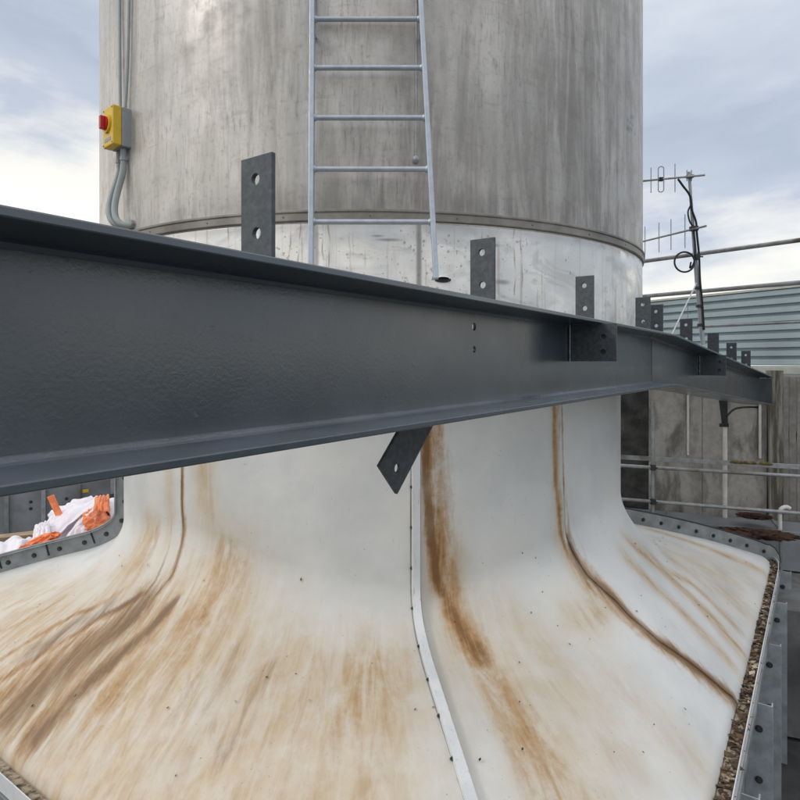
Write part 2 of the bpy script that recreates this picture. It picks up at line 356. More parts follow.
# weathering: [colour channel (0 rust, 1 dark silt, 2 tan wash), strength, width start, width end, [(angle, way down the cowl), ...]]
STAINS = [
 (0, 1.3, .036, .046, [(10.2, .0), (10.3, .21), (10.8, .306), (11.8, .391), (13.0, .45)]),
 (0, .75, .065, .095, [(11.3, .0), (12.5, .30), (14, .46)]),
 (0, 1.05, .06, .10, [(12.4, .40), (13.5, .48), (14.9, .55), (15.8, .60)]),
 (0, .55, .09, .15, [(14.8, .52), (16.0, .60), (16.0, .68), (15.6, .9)]),
 (2, .9, .13, .24, [(12.6, .30), (14, .5), (16, .62), (16.5, .9)]),
 (0, .95, .024, .034, [(34.4, .0), (34.5, .2), (34.8, .27), (36.0, .40), (37.2, .489), (38.0, .555)]),
 (0, .5, .055, .06, [(34.9, .0), (35.2, .27), (36.4, .42), (38, .56)]),
 (0, .7, .012, .014, [(36.6, .1), (36.8, .28), (38.4, .419), (39.3, .50)]),
 (1, 1.05, .026, .062, [(37.5, .40), (38.0, .48), (38.8, .525), (41.0, .581), (42.2, .719), (44.6, .82), (48.2, .955), (49, .99)]),
 (0, .85, .08, .10, [(37.4, .46), (40.6, .585), (41.8, .72), (45, .85), (48.6, .99)]),
 (1, 1.1, .013, .016, [(-32.6, .0), (-32.6, .273), (-32.8, .36), (-31.9, .464), (-31.2, .51), (-32.4, .55)]),
 (0, 1.0, .026, .034, [(-32.5, .0), (-32.5, .27), (-32.6, .36), (-31.7, .464), (-31.2, .52), (-33, .58)]),
 (1, .9, .008, .016, [(-35.6, .40), (-34.9, .483), (-34.2, .53), (-34.6, .545)]),
 (0, .95, .03, .06, [(-34, .545), (-35.2, .558), (-40.0, .614), (-44.8, .809), (-47.8, .916), (-50, .99)]),
 (1, 1.1, .024, .03, [(-35.2, .555), (-37.6, .582), (-40, .60)]),
 (0, .8, .03, .05, [(-39.8, .555), (-45.8, .63), (-48.8, .761), (-51.0, .879), (-52, .97)]),
 (0, .78, .16, .28, [(-32, .55), (-36, .64), (-39.5, .78), (-44, .97)]),
 (1, .80, .14, .22, [(-32.8, .55), (-35.2, .62), (-37.6, .76), (-41, .93)]),
 (1, .68, .08, .13, [(-39.5, .57), (-43.0, .66), (-46.0, .80)]),
 (1, 1.15, .030, .036, [(-28.0, .545), (-28.9, .575), (-29.4, .60)]),
 (1, .82, .04, .11, [(-28.8, .57), (-29.8, .61), (-31.5, .728), (-33.0, .831), (-34.5, .95)]),
 (0, .85, .07, .14, [(-28, .55), (-29.5, .62), (-32, .76), (-35, .95)]),
 (0, .60, .13, .22, [(-23, .54), (-24.5, .62), (-28, .8)]),
 (0, .5, .16, .16, [(-22, .45), (-23, .54)]), (0, .5, .10, .13, [(-40, .43), (-41, .51)]),
 (0, .6, .03, .05, [(-53.8, .653), (-55.2, .749), (-57.2, .824), (-58, .95)]),
 (0, .45, .05, .08, [(-60, .62), (-63, .75), (-66, .9)]), (1, .35, .04, .05, [(-49, .70), (-52, .82), (-55, .95)]),
 (2, .9, .16, .22, [(-42.8, .44), (-43, .52)]), (2, .95, .20, .28, [(-22.5, .46), (-22.5, .55)]),
 (0, .40, .3, .5, [(-44, .7), (-48, .95)]), (2, 1., .5, .7, [(-22, .59), (-24, .95)]), (2, 1., .26, .42, [(3.0, .575), (1, .66), (-1, .9)]), (0, .38, .16, .24, [(2.0, .58), (0, .68)]),
 (2, .9, .3, .5, [(-8, .60), (-10, .95)]), (2, 1., .40, .6, [(-35, .60), (-40, .95)]), (1, .3, .1, .2, [(-10, .60), (-12, .8)]), (1, .34, .12, .2, [(-16, .585), (-18, .72)]),
 (2, .95, .35, .5, [(-53, .64), (-60, .95)]), (2, .65, .3, .4, [(-68, .7), (-74, .95)]), (2, .6, .06, .07, [(-36.5, .15), (-36, .45)]), (2, .8, .10, .10, [(-28, .12), (-27, .36)]),
 (2, .9, .07, .12, [(54.5, .51), (60.5, .59), (60.6, .776), (61, .961)]),
 (0, .52, .04, .05, [(55, .52), (61, .60), (61, .776), (61.4, .961)]),
 (2, .9, .06, .07, [(60, .54), (66.5, .70), (66.4, .924)]), (0, .46, .02, .022, [(62, .60), (67, .73), (66.8, .97)]),
 (2, .95, .09, .10, [(97, .64), (94.8, .79), (93.6, .972)]), (0, .50, .04, .04, [(96.8, .65), (94.5, .8), (93.2, .96)]),
 (2, .85, .07, .08, [(50.2, .53), (52.8, .606), (53.5, .802), (55, .95)]), (0, .34, .025, .03, [(50.5, .54), (53, .606), (53.8, .802), (55.4, .95)]), (2, .6, .2, .3, [(72, .62), (76, .9)]), (2, .5, .1, .16, [(80, .62), (82, .9)]),
 (2, .8, .14, .12, [(31.2, .575), (38.4, .575)]), (0, .35, .09, .1, [(33, .575), (38.4, .58)]), (2, .6, .14, .22, [(21.5, .492), (23.4, .60), (23.5, .85)]), (2, .55, .2, .2, [(30, .72), (33, .95)]),
 (2, .35, .2, .25, [(86, .65), (88, .95)]),
 (2, .6, .05, .05, [(34.4, .0), (35.5, .42), (37, .55)]), (1, .45, .008, .008, [(38.4, .1), (38.8, .30), (40.2, .46), (42, .56)]),
]
def seg_dist(P, a, b):
    d = b - a; L = float(d @ d) + 1e-12; t = np.clip(((P - a) @ d) / L, 0, 1); return np.linalg.norm(P - (a + t[:, None] * d), axis=1), t
def stain_values(P):
    out = np.zeros((len(P), 3))
    for ch, s, w0, w1, pl in STAINS:
        phi = np.interp(np.linspace(0, 1, 24), np.linspace(0, 1, len(pl)), [p[0] for p in pl]); v = np.interp(np.linspace(0, 1, 24), np.linspace(0, 1, len(pl)), [p[1] for p in pl])
        Q = cowl(phi, v); best = np.zeros(len(P))
        lo, hi = Q.min(0) - 3 * max(w0, w1), Q.max(0) + 3 * max(w0, w1)
        idx = np.where(((P > lo) & (P < hi)).all(1))[0]
        if not len(idx): continue
        PP = P[idx]; bb = np.zeros(len(PP))
        for i in range(23):
            w = w0 + (w1 - w0) * i / 22; endf = min(1., (i + 3) / 5, (26 - i) / 5)
            dd, t = seg_dist(PP, Q[i], Q[i + 1]); bb = np.maximum(bb, endf * np.exp(-(dd / w) ** 2 * (1.2 if ch < 2 else 1)))
        best[idx] = bb * s
        out[:, ch] = np.maximum(out[:, ch], best) if ch < 2 else 1 - (1 - out[:, ch]) * (1 - np.clip(best, 0, 1))
    return out
def grid_mesh(name, X, UVv, mat, parent, stain_shade=None, thick=0, label=None):
    nu, nv = X.shape[:2]; P = X.reshape(-1, 3) - np.array(ORIGIN[root_of(parent).name])
    i = np.arange(nu - 1)[:, None] * nv + np.arange(nv - 1)[None]; F = np.stack([i, i + 1, i + nv + 1, i + nv], -1).reshape(-1, 4)
    me = bpy.data.meshes.new(name); me.vertices.add(len(P)); me.vertices.foreach_set('co', P.astype(np.float32).ravel())
    me.loops.add(F.size); me.polygons.add(len(F)); me.loops.foreach_set('vertex_index', F.ravel().astype(np.int32))
    me.polygons.foreach_set('loop_start', np.arange(0, F.size, 4, dtype=np.int32)); me.polygons.foreach_set('loop_total', np.full(len(F), 4, np.int32)) if False else None
    me.update(calc_edges=True)
    me.polygons.foreach_set('use_smooth', np.ones(len(F), bool))
    uv = me.uv_layers.new(name='UVMap'); uv.data.foreach_set('uv', UVv.reshape(-1, 2)[F.ravel()].astype(np.float32).ravel())
    ca = me.color_attributes.new('stain_shade', 'FLOAT_COLOR', 'POINT'); c = np.zeros((len(P), 4), np.float32); c[:, 3] = 1
    if stain_shade is not None: c[:, :3] = stain_shade
    ca.data.foreach_set('color', c.ravel()); me.materials.append(mat); me.update()
    o = bpy.data.objects.new(name, me); sc.collection.objects.link(o); o.parent = parent
    if thick:
        sm = o.modifiers.new('thick', 'SOLIDIFY'); sm.thickness = thick; sm.offset = -1
    if label: o['label'] = label
    return o

tower = thing('cooling_tower', 'huge white rust-streaked cooling tower cowl flaring out below its grey steel fan stack', 'cooling tower', (CX, CY, -3.6))
SEAM_RUN = {1: ([0, .3, .46, .51, .56, .70, 1], [-32.5, -32.7, -31.8, -31.2, -32.6, -35.5, -42]), 3: ([0, .27, .42, .48, .525, .58, .72, .955, 1], [36.4, 36.9, 37.5, 38.2, 38.8, 41, 42.4, 48.2, 49.6])}
SEAMS = [-80, -32.5, 8.4, 36.6, 100, 145, 190, 235, 280]
def warp(v): t = np.clip((v - .5) / .5, 0, 1); return t
def seam(k, v):
    if k in SEAM_RUN: return np.interp(v, *SEAM_RUN[k])
    return SEAMS[k] + (1.2 * warp(v) if k == 2 else 0 * v)
for k in range(len(SEAMS) - 1):
    a0, a1 = SEAMS[k], SEAMS[k + 1]; seen = k < 4
    nu = int((a1 - a0) * (2.6 if seen else .5)); nv = 230 if seen else 50
    vv = np.linspace(0, 1, nv); u = np.linspace(0, 1, nu)[:, None]
    g0 = seam(k, vv) + .015; g1 = seam(k + 1, vv) - .015
    PH = g0[None] * (1 - u) + g1[None] * u; V = np.broadcast_to(vv[None], PH.shape)
    X = cowl(PH, V)
    if k == 3 or k == 1:                                   # these sheets lap over their neighbour by the thickness of the moulding
        r = X[..., :2] - np.array([CX, CY]); r /= np.linalg.norm(r, axis=-1, keepdims=True); X[..., :2] += r * .005; X[..., 2] += .005
    # soft hand-laid unevenness
    P = X.reshape(-1, 3); jit = np.sin(P[:, 0] * 5.1 + P[:, 2] * 3.3) * np.sin(P[:, 1] * 4.3 - P[:, 2] * 5.7) * .004; P[:, 2] += jit
    s = np.concatenate([np.zeros((nu, 1)), np.cumsum(np.linalg.norm(np.diff(X, axis=1), axis=-1), 1)], 1)
    UVv = np.stack([np.radians(PH) * 2.2, s], -1)
    grid_mesh('cowl_panel', X, UVv, GEL, tower, stain_values(P) if seen else None, .012)

# throat (bare sheet) and fan stack
def ring(name, zs, radf, mat, nphi, parent, stain_shade_fn=None, a0=-180, a1=180, thick=.008):
    ph = np.linspace(a0, a1, nphi); PH, ZZ = np.meshgrid(ph, zs, indexing='ij'); rr = radf(ZZ); a = np.radians(PH)
    X = np.stack([CX + rr * np.sin(a), CY - rr * np.cos(a), ZZ], -1); UVv = np.stack([a * 2.26, ZZ], -1)
    st = stain_shade_fn(PH.ravel(), ZZ.ravel()) if stain_shade_fn else None
    return grid_mesh(name, X, UVv, mat, parent, st, thick)
def throat_stain_shade(ph, z):
    s = np.zeros((len(ph), 3))
    def strip(c, w, k, amt, z0=-9, z1=9): s[:, k] = np.maximum(s[:, k], amt * (1 if w > .2 else .55 + .45 * np.sin(z * 37 + c * 3)) * np.exp(-((ph - c - (0 if w > .2 else .16 * np.sin(z * 16 + c * 5) + .05 * np.sin(z * 47 + c))) / w) ** 4) * ((z > z0) & (z < z1)))
    for c, w, am in ((-5.9, .35, .6), (8.2, .38, .75), (-1.2, .12, .25)): strip(c, w, 1, am)  # grey reflections in the sheet, painted as upright strips
    for c, z0 in ((-9.6, .5), (-8.3, .45), (-4.9, .42), (-4.2, .35), (-14, .5), (-16.5, .5), (-12.3, .56), (-19, .55), (22.6, .48), (23.8, .48), (17.5, .45)): strip(c, .11, 0, .6, z0 - .1)
    for c, zc, wa, wz in ((-2.2, .435, 1.3, .012), (4, .66, 1.7, .008), (18.7, .655, 1.6, .010), (20.6, .45, 1.2, .014), (2.5, .68, .8, .006)):
        s[:, 1] = np.maximum(s[:, 1], .7 * np.exp(-(((ph - c) / wa) ** 2 + ((z - zc) / wz) ** 2) ** 1.5))
    s[:, 1] = np.maximum(s[:, 1], .28 * np.exp(-((z - .735) / .03) ** 2))  # shadow of the overhanging collar, painted as a dark band
    rr = np.random.RandomState(3)
    for i in range(70):
        c, zc, q = rr.uniform(2, 34), rr.uniform(.35, .72), rr.uniform(.03, .16) ; 
        if i < 40: c = rr.normal(11, 4)
        d2 = ((ph - c) * .039 / (.022 * q * 2)) ** 2 + ((z - zc) / (.026 * q * 2)) ** 2
        near = d2 < 9; s[near, 1] = np.maximum(s[near, 1], .75 * np.exp(-d2[near] ** 1.3))
    return s
ring('throat_sheet', np.linspace(.0, .752, 190), lambda z: rad(z) + .012, BARE, 1700, tower, throat_stain_shade, -48, 48)
ring('throat_sheet', np.linspace(.0, .752, 8), lambda z: rad(z) + .012, BARE, 90, tower, None, 48, 312)
def stack_stain_shade(ph, z):
    s = np.zeros((len(ph), 3))
    s[:, 2] = .8 * np.exp(-((ph + 75) / 34) ** 2) * np.clip((z - .8) / .5 + .45, 0, 1)  # light from the left painted in as a paler side
    s[:, 1] = .45 * np.exp(-((z - .83) / .10) ** 2) * np.exp(-((ph - 2) / 36) ** 2) + .33 * np.exp(-((ph - 5) / 16) ** 2) * np.exp(-((z - 1.05) / .25) ** 2) + .4 * np.exp(-((ph - 9) / 9) ** 2) * np.exp(-((z - 1.35) / .35) ** 2)  # shading painted in, darker low down and around the ladder
    s[:, 1] += .55 * np.exp(-((ph - 38) / 17) ** 2) + .35 * np.exp(-((ph + 14) / 7) ** 2) * np.clip((z - 1.2) / .3, 0, 1)  # broad shading painted on the right, plus an upper dark patch
    s[:, 0] = .55 * np.exp(-((ph + 11.8 + .22 * np.sin(z * 9) + .1 * np.sin(z * 31)) / .22) ** 2) * np.clip((z - 1.25) / .2, 0, 1) * (.6 + .4 * np.sin(z * 13))
    rr = np.random.RandomState(5)
    for i in range(14):
        c, zc = 53 + rr.normal(0, 1.1), 1.62 + rr.normal(0, .045); d2 = ((ph - c) / .5) ** 2 + ((z - zc) / .014) ** 2; s[:, 0] = np.maximum(s[:, 0], .6 * np.exp(-d2))
    return np.clip(s, 0, 1)
STACK_TOP = 3.4
ring('stack_shell', np.linspace(.80, STACK_TOP, 130), lambda z: z * 0 + 2.26, STACK, 720, tower, stack_stain_shade, -180, 180)
def lathe(prof, n=200):
    b = MB(); k = len(prof); vs = []; fs = []
    for i in range(n):
        a = 2 * math.pi * i / n; vs += [(CX + r * math.sin(a), CY - r * math.cos(a), z) for r, z in prof]
    for i in range(n):
        j = (i + 1) % n
        for q in range(k): q2 = (q + 1) % k; fs.append((i * k + q, i * k + q2, j * k + q2, j * k + q))
    return b.add(vs, fs)
COLLAR = simple('collar_metal', (.27, .255, .23), .5, .3, .25, 7, .2, (.16, .15, .14))
col = lathe([(2.250, .762), (2.274, .762), (2.277, .767), (2.277, .805), (2.284, .809), (2.284, .822), (2.250, .830)]).build('collar', COLLAR, tower, .002)
for i in range(30):
    a = R(i * 12 + 1.5); put(RIVET, 'rivet', col, (CX + 2.276 * math.sin(a), CY - 2.276 * math.cos(a), .785), (math.sin(a), -math.cos(a), 0), scale=.6)
lathe([(2.265, STACK_TOP - .07), (2.30, STACK_TOP - .07), (2.30, STACK_TOP), (2.20, STACK_TOP), (2.20, STACK_TOP - .01), (2.265, STACK_TOP - .01)]).build('stack_rim', COLLAR, tower, .002)
lathe([(2.05, 3.0), (2.25, 3.0), (2.25, 2.97), (2.05, 2.97)]).build('inner_ring', DARKM, tower)
# joint strip between throat and cowl (behind the beam)
lathe([(rad(0.) + .008, -.03), (rad(0.) + .035, -.03), (rad(0.) + .035, .03), (rad(0.) + .018, .03)]).build('joint_ring', FLANGE, tower, .002)

# bolted flanges running down the cowl on the diagonals
def fin(phi, h, th, mat, v0=.03, v1=.985, lip=None, name='seam_flange', warp_=0):
    b = MB(); fr = []
    tg = Vector((math.cos(R(phi)), math.sin(R(phi)), 0))
    vs = np.concatenate([np.linspace(v0, .38, 8), np.linspace(.4, .6, 18), np.linspace(.62, v1, 12)])
    for v in vs:
        p = cw(phi + warp_ * float(warp(v)), float(v)); n = cnorm(phi, float(v)); n = (n - tg * n.dot(tg)).normalized()
        fr.append((p, tg, n))
    if name == 'seam_flange' and lip is None and h > .1 or lip:
        out = Vector((math.sin(R(phi)), -math.cos(R(phi)), 0)); p, tg, n = fr[-1]
        for dx, dz, an in ((.03, -.005, 18), (.055, -.02, 42), (.07, -.045, 66), (.075, -.08, 86)):
            fr.append((p + out * dx + Z * dz, tg, Z * math.cos(R(an)) + out * math.sin(R(an))))
    t = th / 2
    prof = [(-t, -.02), (t, -.02), (t, h), (-t, h)]
    if lip: prof = [(-t, -.02), (t, -.02), (t, h - .006), (t + lip, h - .006), (t + lip, h), (-t, h)]
    b.sweep(prof, fr); return b.build(name, mat, tower, .002), fr
f1, fr = fin(8.4, .042, .046, WGEL, lip=None, warp_=1.2)
def along(fr, step, start=0.1):
    acc = -start; out = []
    for i in range(len(fr) - 1):
        a, b = fr[i][0], fr[i + 1][0]; L = (b - a).length
        while acc + L >= step if acc >= 0 else acc + L >= 0:
            t = ((step - acc) if acc >= 0 else -acc) / L
            out.append((a.lerp(b, max(0, min(1, t))), fr[i][1], fr[i][2].lerp(fr[i + 1][2], .5).normalized())); acc = acc - step if acc >= 0 else acc - 0
            if acc < 0 and out and len(out) == 1: acc = -L * t
        acc += L
    return out
def marks(fr, step, start):
    pts = [f[0] for f in fr]; cum = [0]
    for i in range(len(pts) - 1): cum.append(cum[-1] + (pts[i + 1] - pts[i]).length)
    d = start; out = []
    while d < cum[-1]:
        i = max(j for j in range(len(cum)) if cum[j] <= d); i = min(i, len(pts) - 2); t = (d - cum[i]) / (cum[i + 1] - cum[i])
        out.append((pts[i].lerp(pts[i + 1], t), fr[i][1], fr[i][2].lerp(fr[i + 1][2], t).normalized())); d += step
    return out
for p, tg, n in marks(fr, .23, .16): put(BOLT_S, 'bolt', f1, p - tg * .023 + n * .018, -tg, scale=.6)
for sg in (-1, 1): MB().tube([p + tg * .025 * sg + n * .004 for p, tg, n in fr], .006, 6).build('sealant_bead', FLANGE, f1)
clipm = MB().box((0, 0, 0), (.004, .012, .11)).mesh('clip', BLACK)
for phi, sgn in ((100, -1), (-80, 1), (190, 1)):
    fo, fr = fin(phi, .135, .012, FLANGE, lip=.03 if sgn > 0 else None)
    for p, tg, n in marks(fr, .2, .1): put(BOLT_S, 'bolt', fo, p + tg * .006 * (1 if phi < 0 else -1) + n * .062, tg * (1 if phi < 0 else -1), scale=1.15)
    b = MB(); b.tube([p + n * .14 for p, tg, n in fr], .009, 8); b.build('flange_bead', DARKM if phi > 0 else FLANGE, fo)
    if phi < 0:
        for i, (p, tg, n) in enumerate(marks(fr, .37, 1.62)):
            o = put(clipm, 'clip', fo, p + tg * .010 + n * .085, n); o.rotation_quaternion = n.to_track_quat('Z', 'Y')

# curb, gutter and casing round the foot of the cowl
def rim(off, z, phis):
    P = []
    for ph in phis:
        E = float(edge(ph)); d = Vector((math.sin(R(ph)), -math.cos(R(ph)), 0)); p = Vector((CX, CY, z)) + d * E
        e2 = Vector((math.sin(R(ph + .5)), -math.cos(R(ph + .5)), 0)) * float(edge(ph + .5)) - Vector((math.sin(R(ph - .5)), -math.cos(R(ph - .5)), 0)) * float(edge(ph - .5))
        t = e2.normalized(); nrm = Vector((t.y, -t.x, 0)); nrm = nrm if nrm.dot(d) > 0 else -nrm
        P.append((p, nrm, Z))
    return P
PHS = list(np.concatenate([np.linspace(-80 + 90 * k - 45 + 0, -80 + 90 * k - 12, 10)[:-1].tolist() + np.linspace(-80 + 90 * k - 12, -80 + 90 * k + 12, 25).tolist() + np.linspace(-80 + 90 * k + 12, -80 + 90 * k + 45, 10)[1:-1].tolist() for k in range(4)])) + [-80 + 315]
frames = rim(0, ZB, PHS)
MB().sweep([(-.03, -.075), (.074, -.075), (.074, .012), (.069, .012), (.069, -.062), (-.03, -.062)], frames).build('gutter', WGEL, tower)
MB().sweep([(-.02, -.13), (.085, -.13), (.085, -.080), (-.02, -.080)], frames).build('curb_angle', FLANGE, tower)
MB().sweep([(.0, -.0615), (.068, -.0615), (.068, -.030), (.04, -.018), (.0, -.022)], frames).build('gutter_silt', DIRT, tower)
# casing panels and upright posts on each side
corner = lambda k: Vector((CX, CY, 0)) + (U * math.cos(R(90 * k)) + N * math.sin(R(90 * k))) * SQ
for k in range(4):
    nn = (N * math.cos(R(90 * k)) + U * math.sin(R(90 * k))); tt = (U * math.cos(R(90 * k)) - N * math.sin(R(90 * k)))
    side = (SQ, SU)[k % 2]; run = (SU, SQ)[k % 2]; base = Vector((CX, CY, 0)) + nn * (side + .005)
    rot = Matrix((tt, nn, Z)).transposed()
    for j in range(6):
        s0 = -run + .05 + j * (2 * run - .1) / 6; w = (2 * run - .1) / 6 - .008
        MB().box(base + tt * (s0 + w / 2) + Z * -2.88, (w, .02, 1.43), rot).build('casing_panel', DUCT, tower)
    for j in range(7):
        s0 = -run + .12 + j * (2 * run - .24) / 6
        c = base + tt * s0 + nn * .085 + Z * -2.85
        po = MB().box(c, (.008, .15, 1.42), rot).box(c + nn * .07 + tt * .025, (.042, .008, 1.42), rot).box(c - nn * .07 + tt * .025, (.042, .008, 1.42), rot).build('casing_post', GALV, tower, .001)
        for zz in (-2.3, -2.62, -2.94, -3.26): put(BOLT_S, 'bolt', po, c + Z * (zz + 2.85) - tt * .005, -tt, scale=1.3)

# ---------------------------------------------------------------- the painted beam
K0 = N * .900 + U * -1.6; K1 = Vector((1.63, 3.90, 0)); K0 = K1 - U * (K1.dot(U) + 1.6); K2 = Vector((4.16, 6.96, 0))
ZT, ZBt = .163, -.138; DROP = .347
K0.z = K1.z = 0; K2.z = -DROP
beam = thing('steel_beam', 'long dark blue-grey painted steel beam crossing in front of the tower with upright drilled plates', 'steel beam', (K1.x, K1.y, -.16))
U2 = (K2 - K1).normalized(); U2h = Vector((U2.x, U2.y, 0)).normalized(); N2 = Vector((U2h.y, -U2h.x, 0))
NM = (N + N2).normalized(); NM /= NM.dot(N)
frames = [(K0, N, Z), (K1, NM, Z), (K2, N2, Z)]
T = .014
def fl(z0, z1, zi):   # flange cross-section with root fillets towards the web
    if zi > 0: return [(-.150, z1), (-.150, z0), (-.020, z0), (-.012, z0 - .003), (-.0052, z0 - .012), (.0052, z0 - .012), (.012, z0 - .003), (.020, z0), (.150, z0), (.150, z1)][::-1]
    return [(-.150, z0), (-.150, z1), (-.020, z1), (-.012, z1 + .003), (-.0052, z1 + .012), (.0052, z1 + .012), (.012, z1 + .003), (.020, z1), (.150, z1), (.150, z0)]
MB().sweep(fl(ZT, ZT + T, 1), frames).build('top_flange', PAINT, beam, .0025)
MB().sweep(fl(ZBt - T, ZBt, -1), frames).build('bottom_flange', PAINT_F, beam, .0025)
L1 = (K1 - K0).length; H0 = ZBt + .011; H1 = ZT - .011
sh = [s - K0.dot(U) for s in (1.69, )][0]
MB().plate([(0, H0), (L1 - .001, H0), (L1 - .001, H1), (0, H1)], [(sh, .112, .013), (sh, .040, .011)], .010, K0, U, Z).build('web', PAINT, beam)
L2 = (K2 - K1).length
MB().add([K1 + N2 * s + Z * z + U2 * l for l in (.001, L2) for s in (-.005, .005) for z in (H0, H1)], [(0, 1, 3, 2), (4, 6, 7, 5), (0, 4, 5, 1), (2, 3, 7, 6), (0, 2, 6, 4), (1, 5, 7, 3)]).build('web', PAINT, beam)
MB().box(K2 + Z * .01 - U2h * .012, (.012, .27, .295), Matrix((U2h, N2, Z)).transposed()).build('end_plate', PAINT, beam, .001)
def beam_pt(ratio):      # where a sight line across the roof meets the beam's middle line
    d = .9015 / (.5736 - ratio * .8192); p = Vector((ratio * d, d, 0))
    if p.dot(U) > K1.dot(U):
        t = (ratio * K1.y - K1.x) / ((K2.x - K1.x) - ratio * (K2.y - K1.y)); return K1.lerp(K2, t), N2
    return p, N
for r_, w, h, holes in ((-.2367, .088, .226, 2), (.138, .088, .226, 2), (.308, .086, .226, 2), (.405, .088, .226, 2), (.427, .088, .215, 2), (.477, .088, .226, 2), (.522, .090, .226, 0), (.5525, .088, .226, 2), (.5765, .088, .222, 2)):
    p, n_ = beam_pt(r_); z0 = p.z + ZT + T - .001
    b = MB().plate([(-w / 2, 0), (w / 2, 0), (w / 2, h), (-w / 2, h)], [(-.002, h - .045, .0115), (.001, .075, .0115)] if holes else [], .010, Vector((p.x, p.y, z0)), n_, Z)
    b.build('upright_plate', BRACKET, beam, .001)
    wb = MB(); q = Vector((p.x, p.y, z0)); un = Vector((n_.y, -n_.x, 0))
    for sd in (-1, 1): wb.tube([q + n_ * (-w / 2 + w * i / 14) + un * sd * .006 + Z * .003 for i in range(15)], [.004 + random.uniform(-.001, .001) for i in range(15)], 6)
    wb.build('weld_bead', PAINT, beam)
# cleats under the top flange, welded to the face of the web
for r_, reach, z1, z0_ in ((.28, .208, ZT - .001, .003), (.4975, .20, ZT - .001, -.0)):
    p, n_ = beam_pt(r_); un = Vector((-n_.y, n_.x, 0)); off = p.z
    c = MB().plate([(.006, z0_), (reach, z0_), (reach, z1), (.006, z1)], [(.154, .107, .011), (.152, .042, .012)], .012, Vector((p.x, p.y, off)), n_, Z).build('web_cleat', BRACKET, beam, .001)
    for zz in (.107, .042): put(BOLT_S, 'bolt', c, Vector((p.x, p.y, off + zz)) + n_ * .153 + un * .008, un, scale=1.0)
    MB().tube([Vector((p.x, p.y, off)) + n_ * .0105 - un * .008 + Z * (z0_ + (z1 - z0_) * i / 16) for i in range(17)], [.005 + random.uniform(-.001, .001) for i in range(17)], 6).build('weld_bead', PAINT, beam)
# splice line where the two lengths meet
MB().box(K1 + NM * .0062 + Z * .012, (.004, .003, .27), Matrix((U, N, Z)).transposed()).build('weld_bead', PAINT, beam)
# the slanting drilled plate hung under the bottom flange
c0 = (N * 0).copy(); p, _ = beam_pt(-.005 + .0); o_ = Vector((at(396, 466, 1.57)))
o_ = p + Z * (o_.z)
ex = (U * .745 - Z * .667).normalized(); ey = (U * .667 + Z * .745).normalized()
def inplane(x, y):    # point of the beam's middle plane seen at this bearing
    r_ = (x - 400) / 600; q, _ = beam_pt(r_); q = Vector((q.x, q.y, (362 - y) / 600 * q.y)); return q
A_, B_ = inplane(378, 466), inplane(396, 494)
ex = (B_ - A_).normalized(); ey = N.cross(ex).normalized(); ey = ey if ey.z > 0 else -ey
wd_ = (B_ - A_).length; hh = inplane(396, 468) - A_
ztop = (ZBt - T - .0005)
la = (ztop - A_.z) / ey.z; lb = (ztop - B_.z) / ey.z
b = MB().plate([(0, 0), (wd_, 0), (wd_, lb), (0, la)], [(hh.dot(ex), hh.dot(ey), .0125)], .010, A_, ex, ey)
b.build('hanging_plate', BRACKET, beam, .001)

# ---------------------------------------------------------------- ladder
lad = thing('ladder', 'pale galvanised ladder standing against the front of the fan stack', 'ladder', (.1, 3.0, .4))
bl, br = at(311, 275, 2.985), at(436, 279, 2.985); tl, tr = at(312, 97, 3.13), at(426, 97, 3.13)
dl, dr = (tl - bl), (tr - br)
tl2, tr2 = bl + dl * 2.35, br + dr * 2.35
bl2 = bl - dl * .05
for a_, b_ in ((bl2, tl2), (br, tr2)):
    sd = MB(); d_ = (b_ - a_).normalized(); sd.sweep([(-.013, -.024), (.013, -.024), (.013, .024), (-.013, .024)], [(a_, Vector((1, 0, 0)), Vector((0, 1, 0))), (b_, Vector((1, 0, 0)), Vector((0, 1, 0)))]); sd.build('side_rail', LADDER, lad, .004)
for k in range(-1, 10):
    y = 222 - 54 * k if k >= 0 else None
    if k < 0: continue
    z = (362 - 222) / 600 * 3.03 + k * .2800
    tL = (z - bl.z) / dl.z; tR = (z - br.z) / dr.z
    if tL > 2.3: break
    rg = MB().tube([bl + dl * tL, br + dr * tR], .0135, 12); p0_, p1_ = bl + dl * tL, br + dr * tR; ax = (p1_ - p0_).normalized()
    for q_, s_ in ((p0_, 1), (p1_, -1)): rg.tube([q_ + ax * .011 * s_, q_ + ax * .019 * s_, q_ + ax * .025 * s_], [.020, .018, .013], 12)
    rg.build('rung', LADDER, lad)
MB().box(br + Vector((.0, .13, .03)), (.020, .23, .006)).build('foot_bracket', LADDER, lad, .001)
# wall ties
for k, zz in enumerate((1.75, 2.9)):
    for a_, d_ in ((bl, dl), (br, dr)):
        t = (zz - a_.z) / d_.z; q = a_ + d_ * t; yy = CY - math.sqrt(2.26 ** 2 - (q.x - CX) ** 2)
        if yy - q.y > .03: MB().box(((q.x), (q.y + yy) / 2 + .01, q.z), (.03, yy - q.y, .006)).build('wall_tie', LADDER, lad)

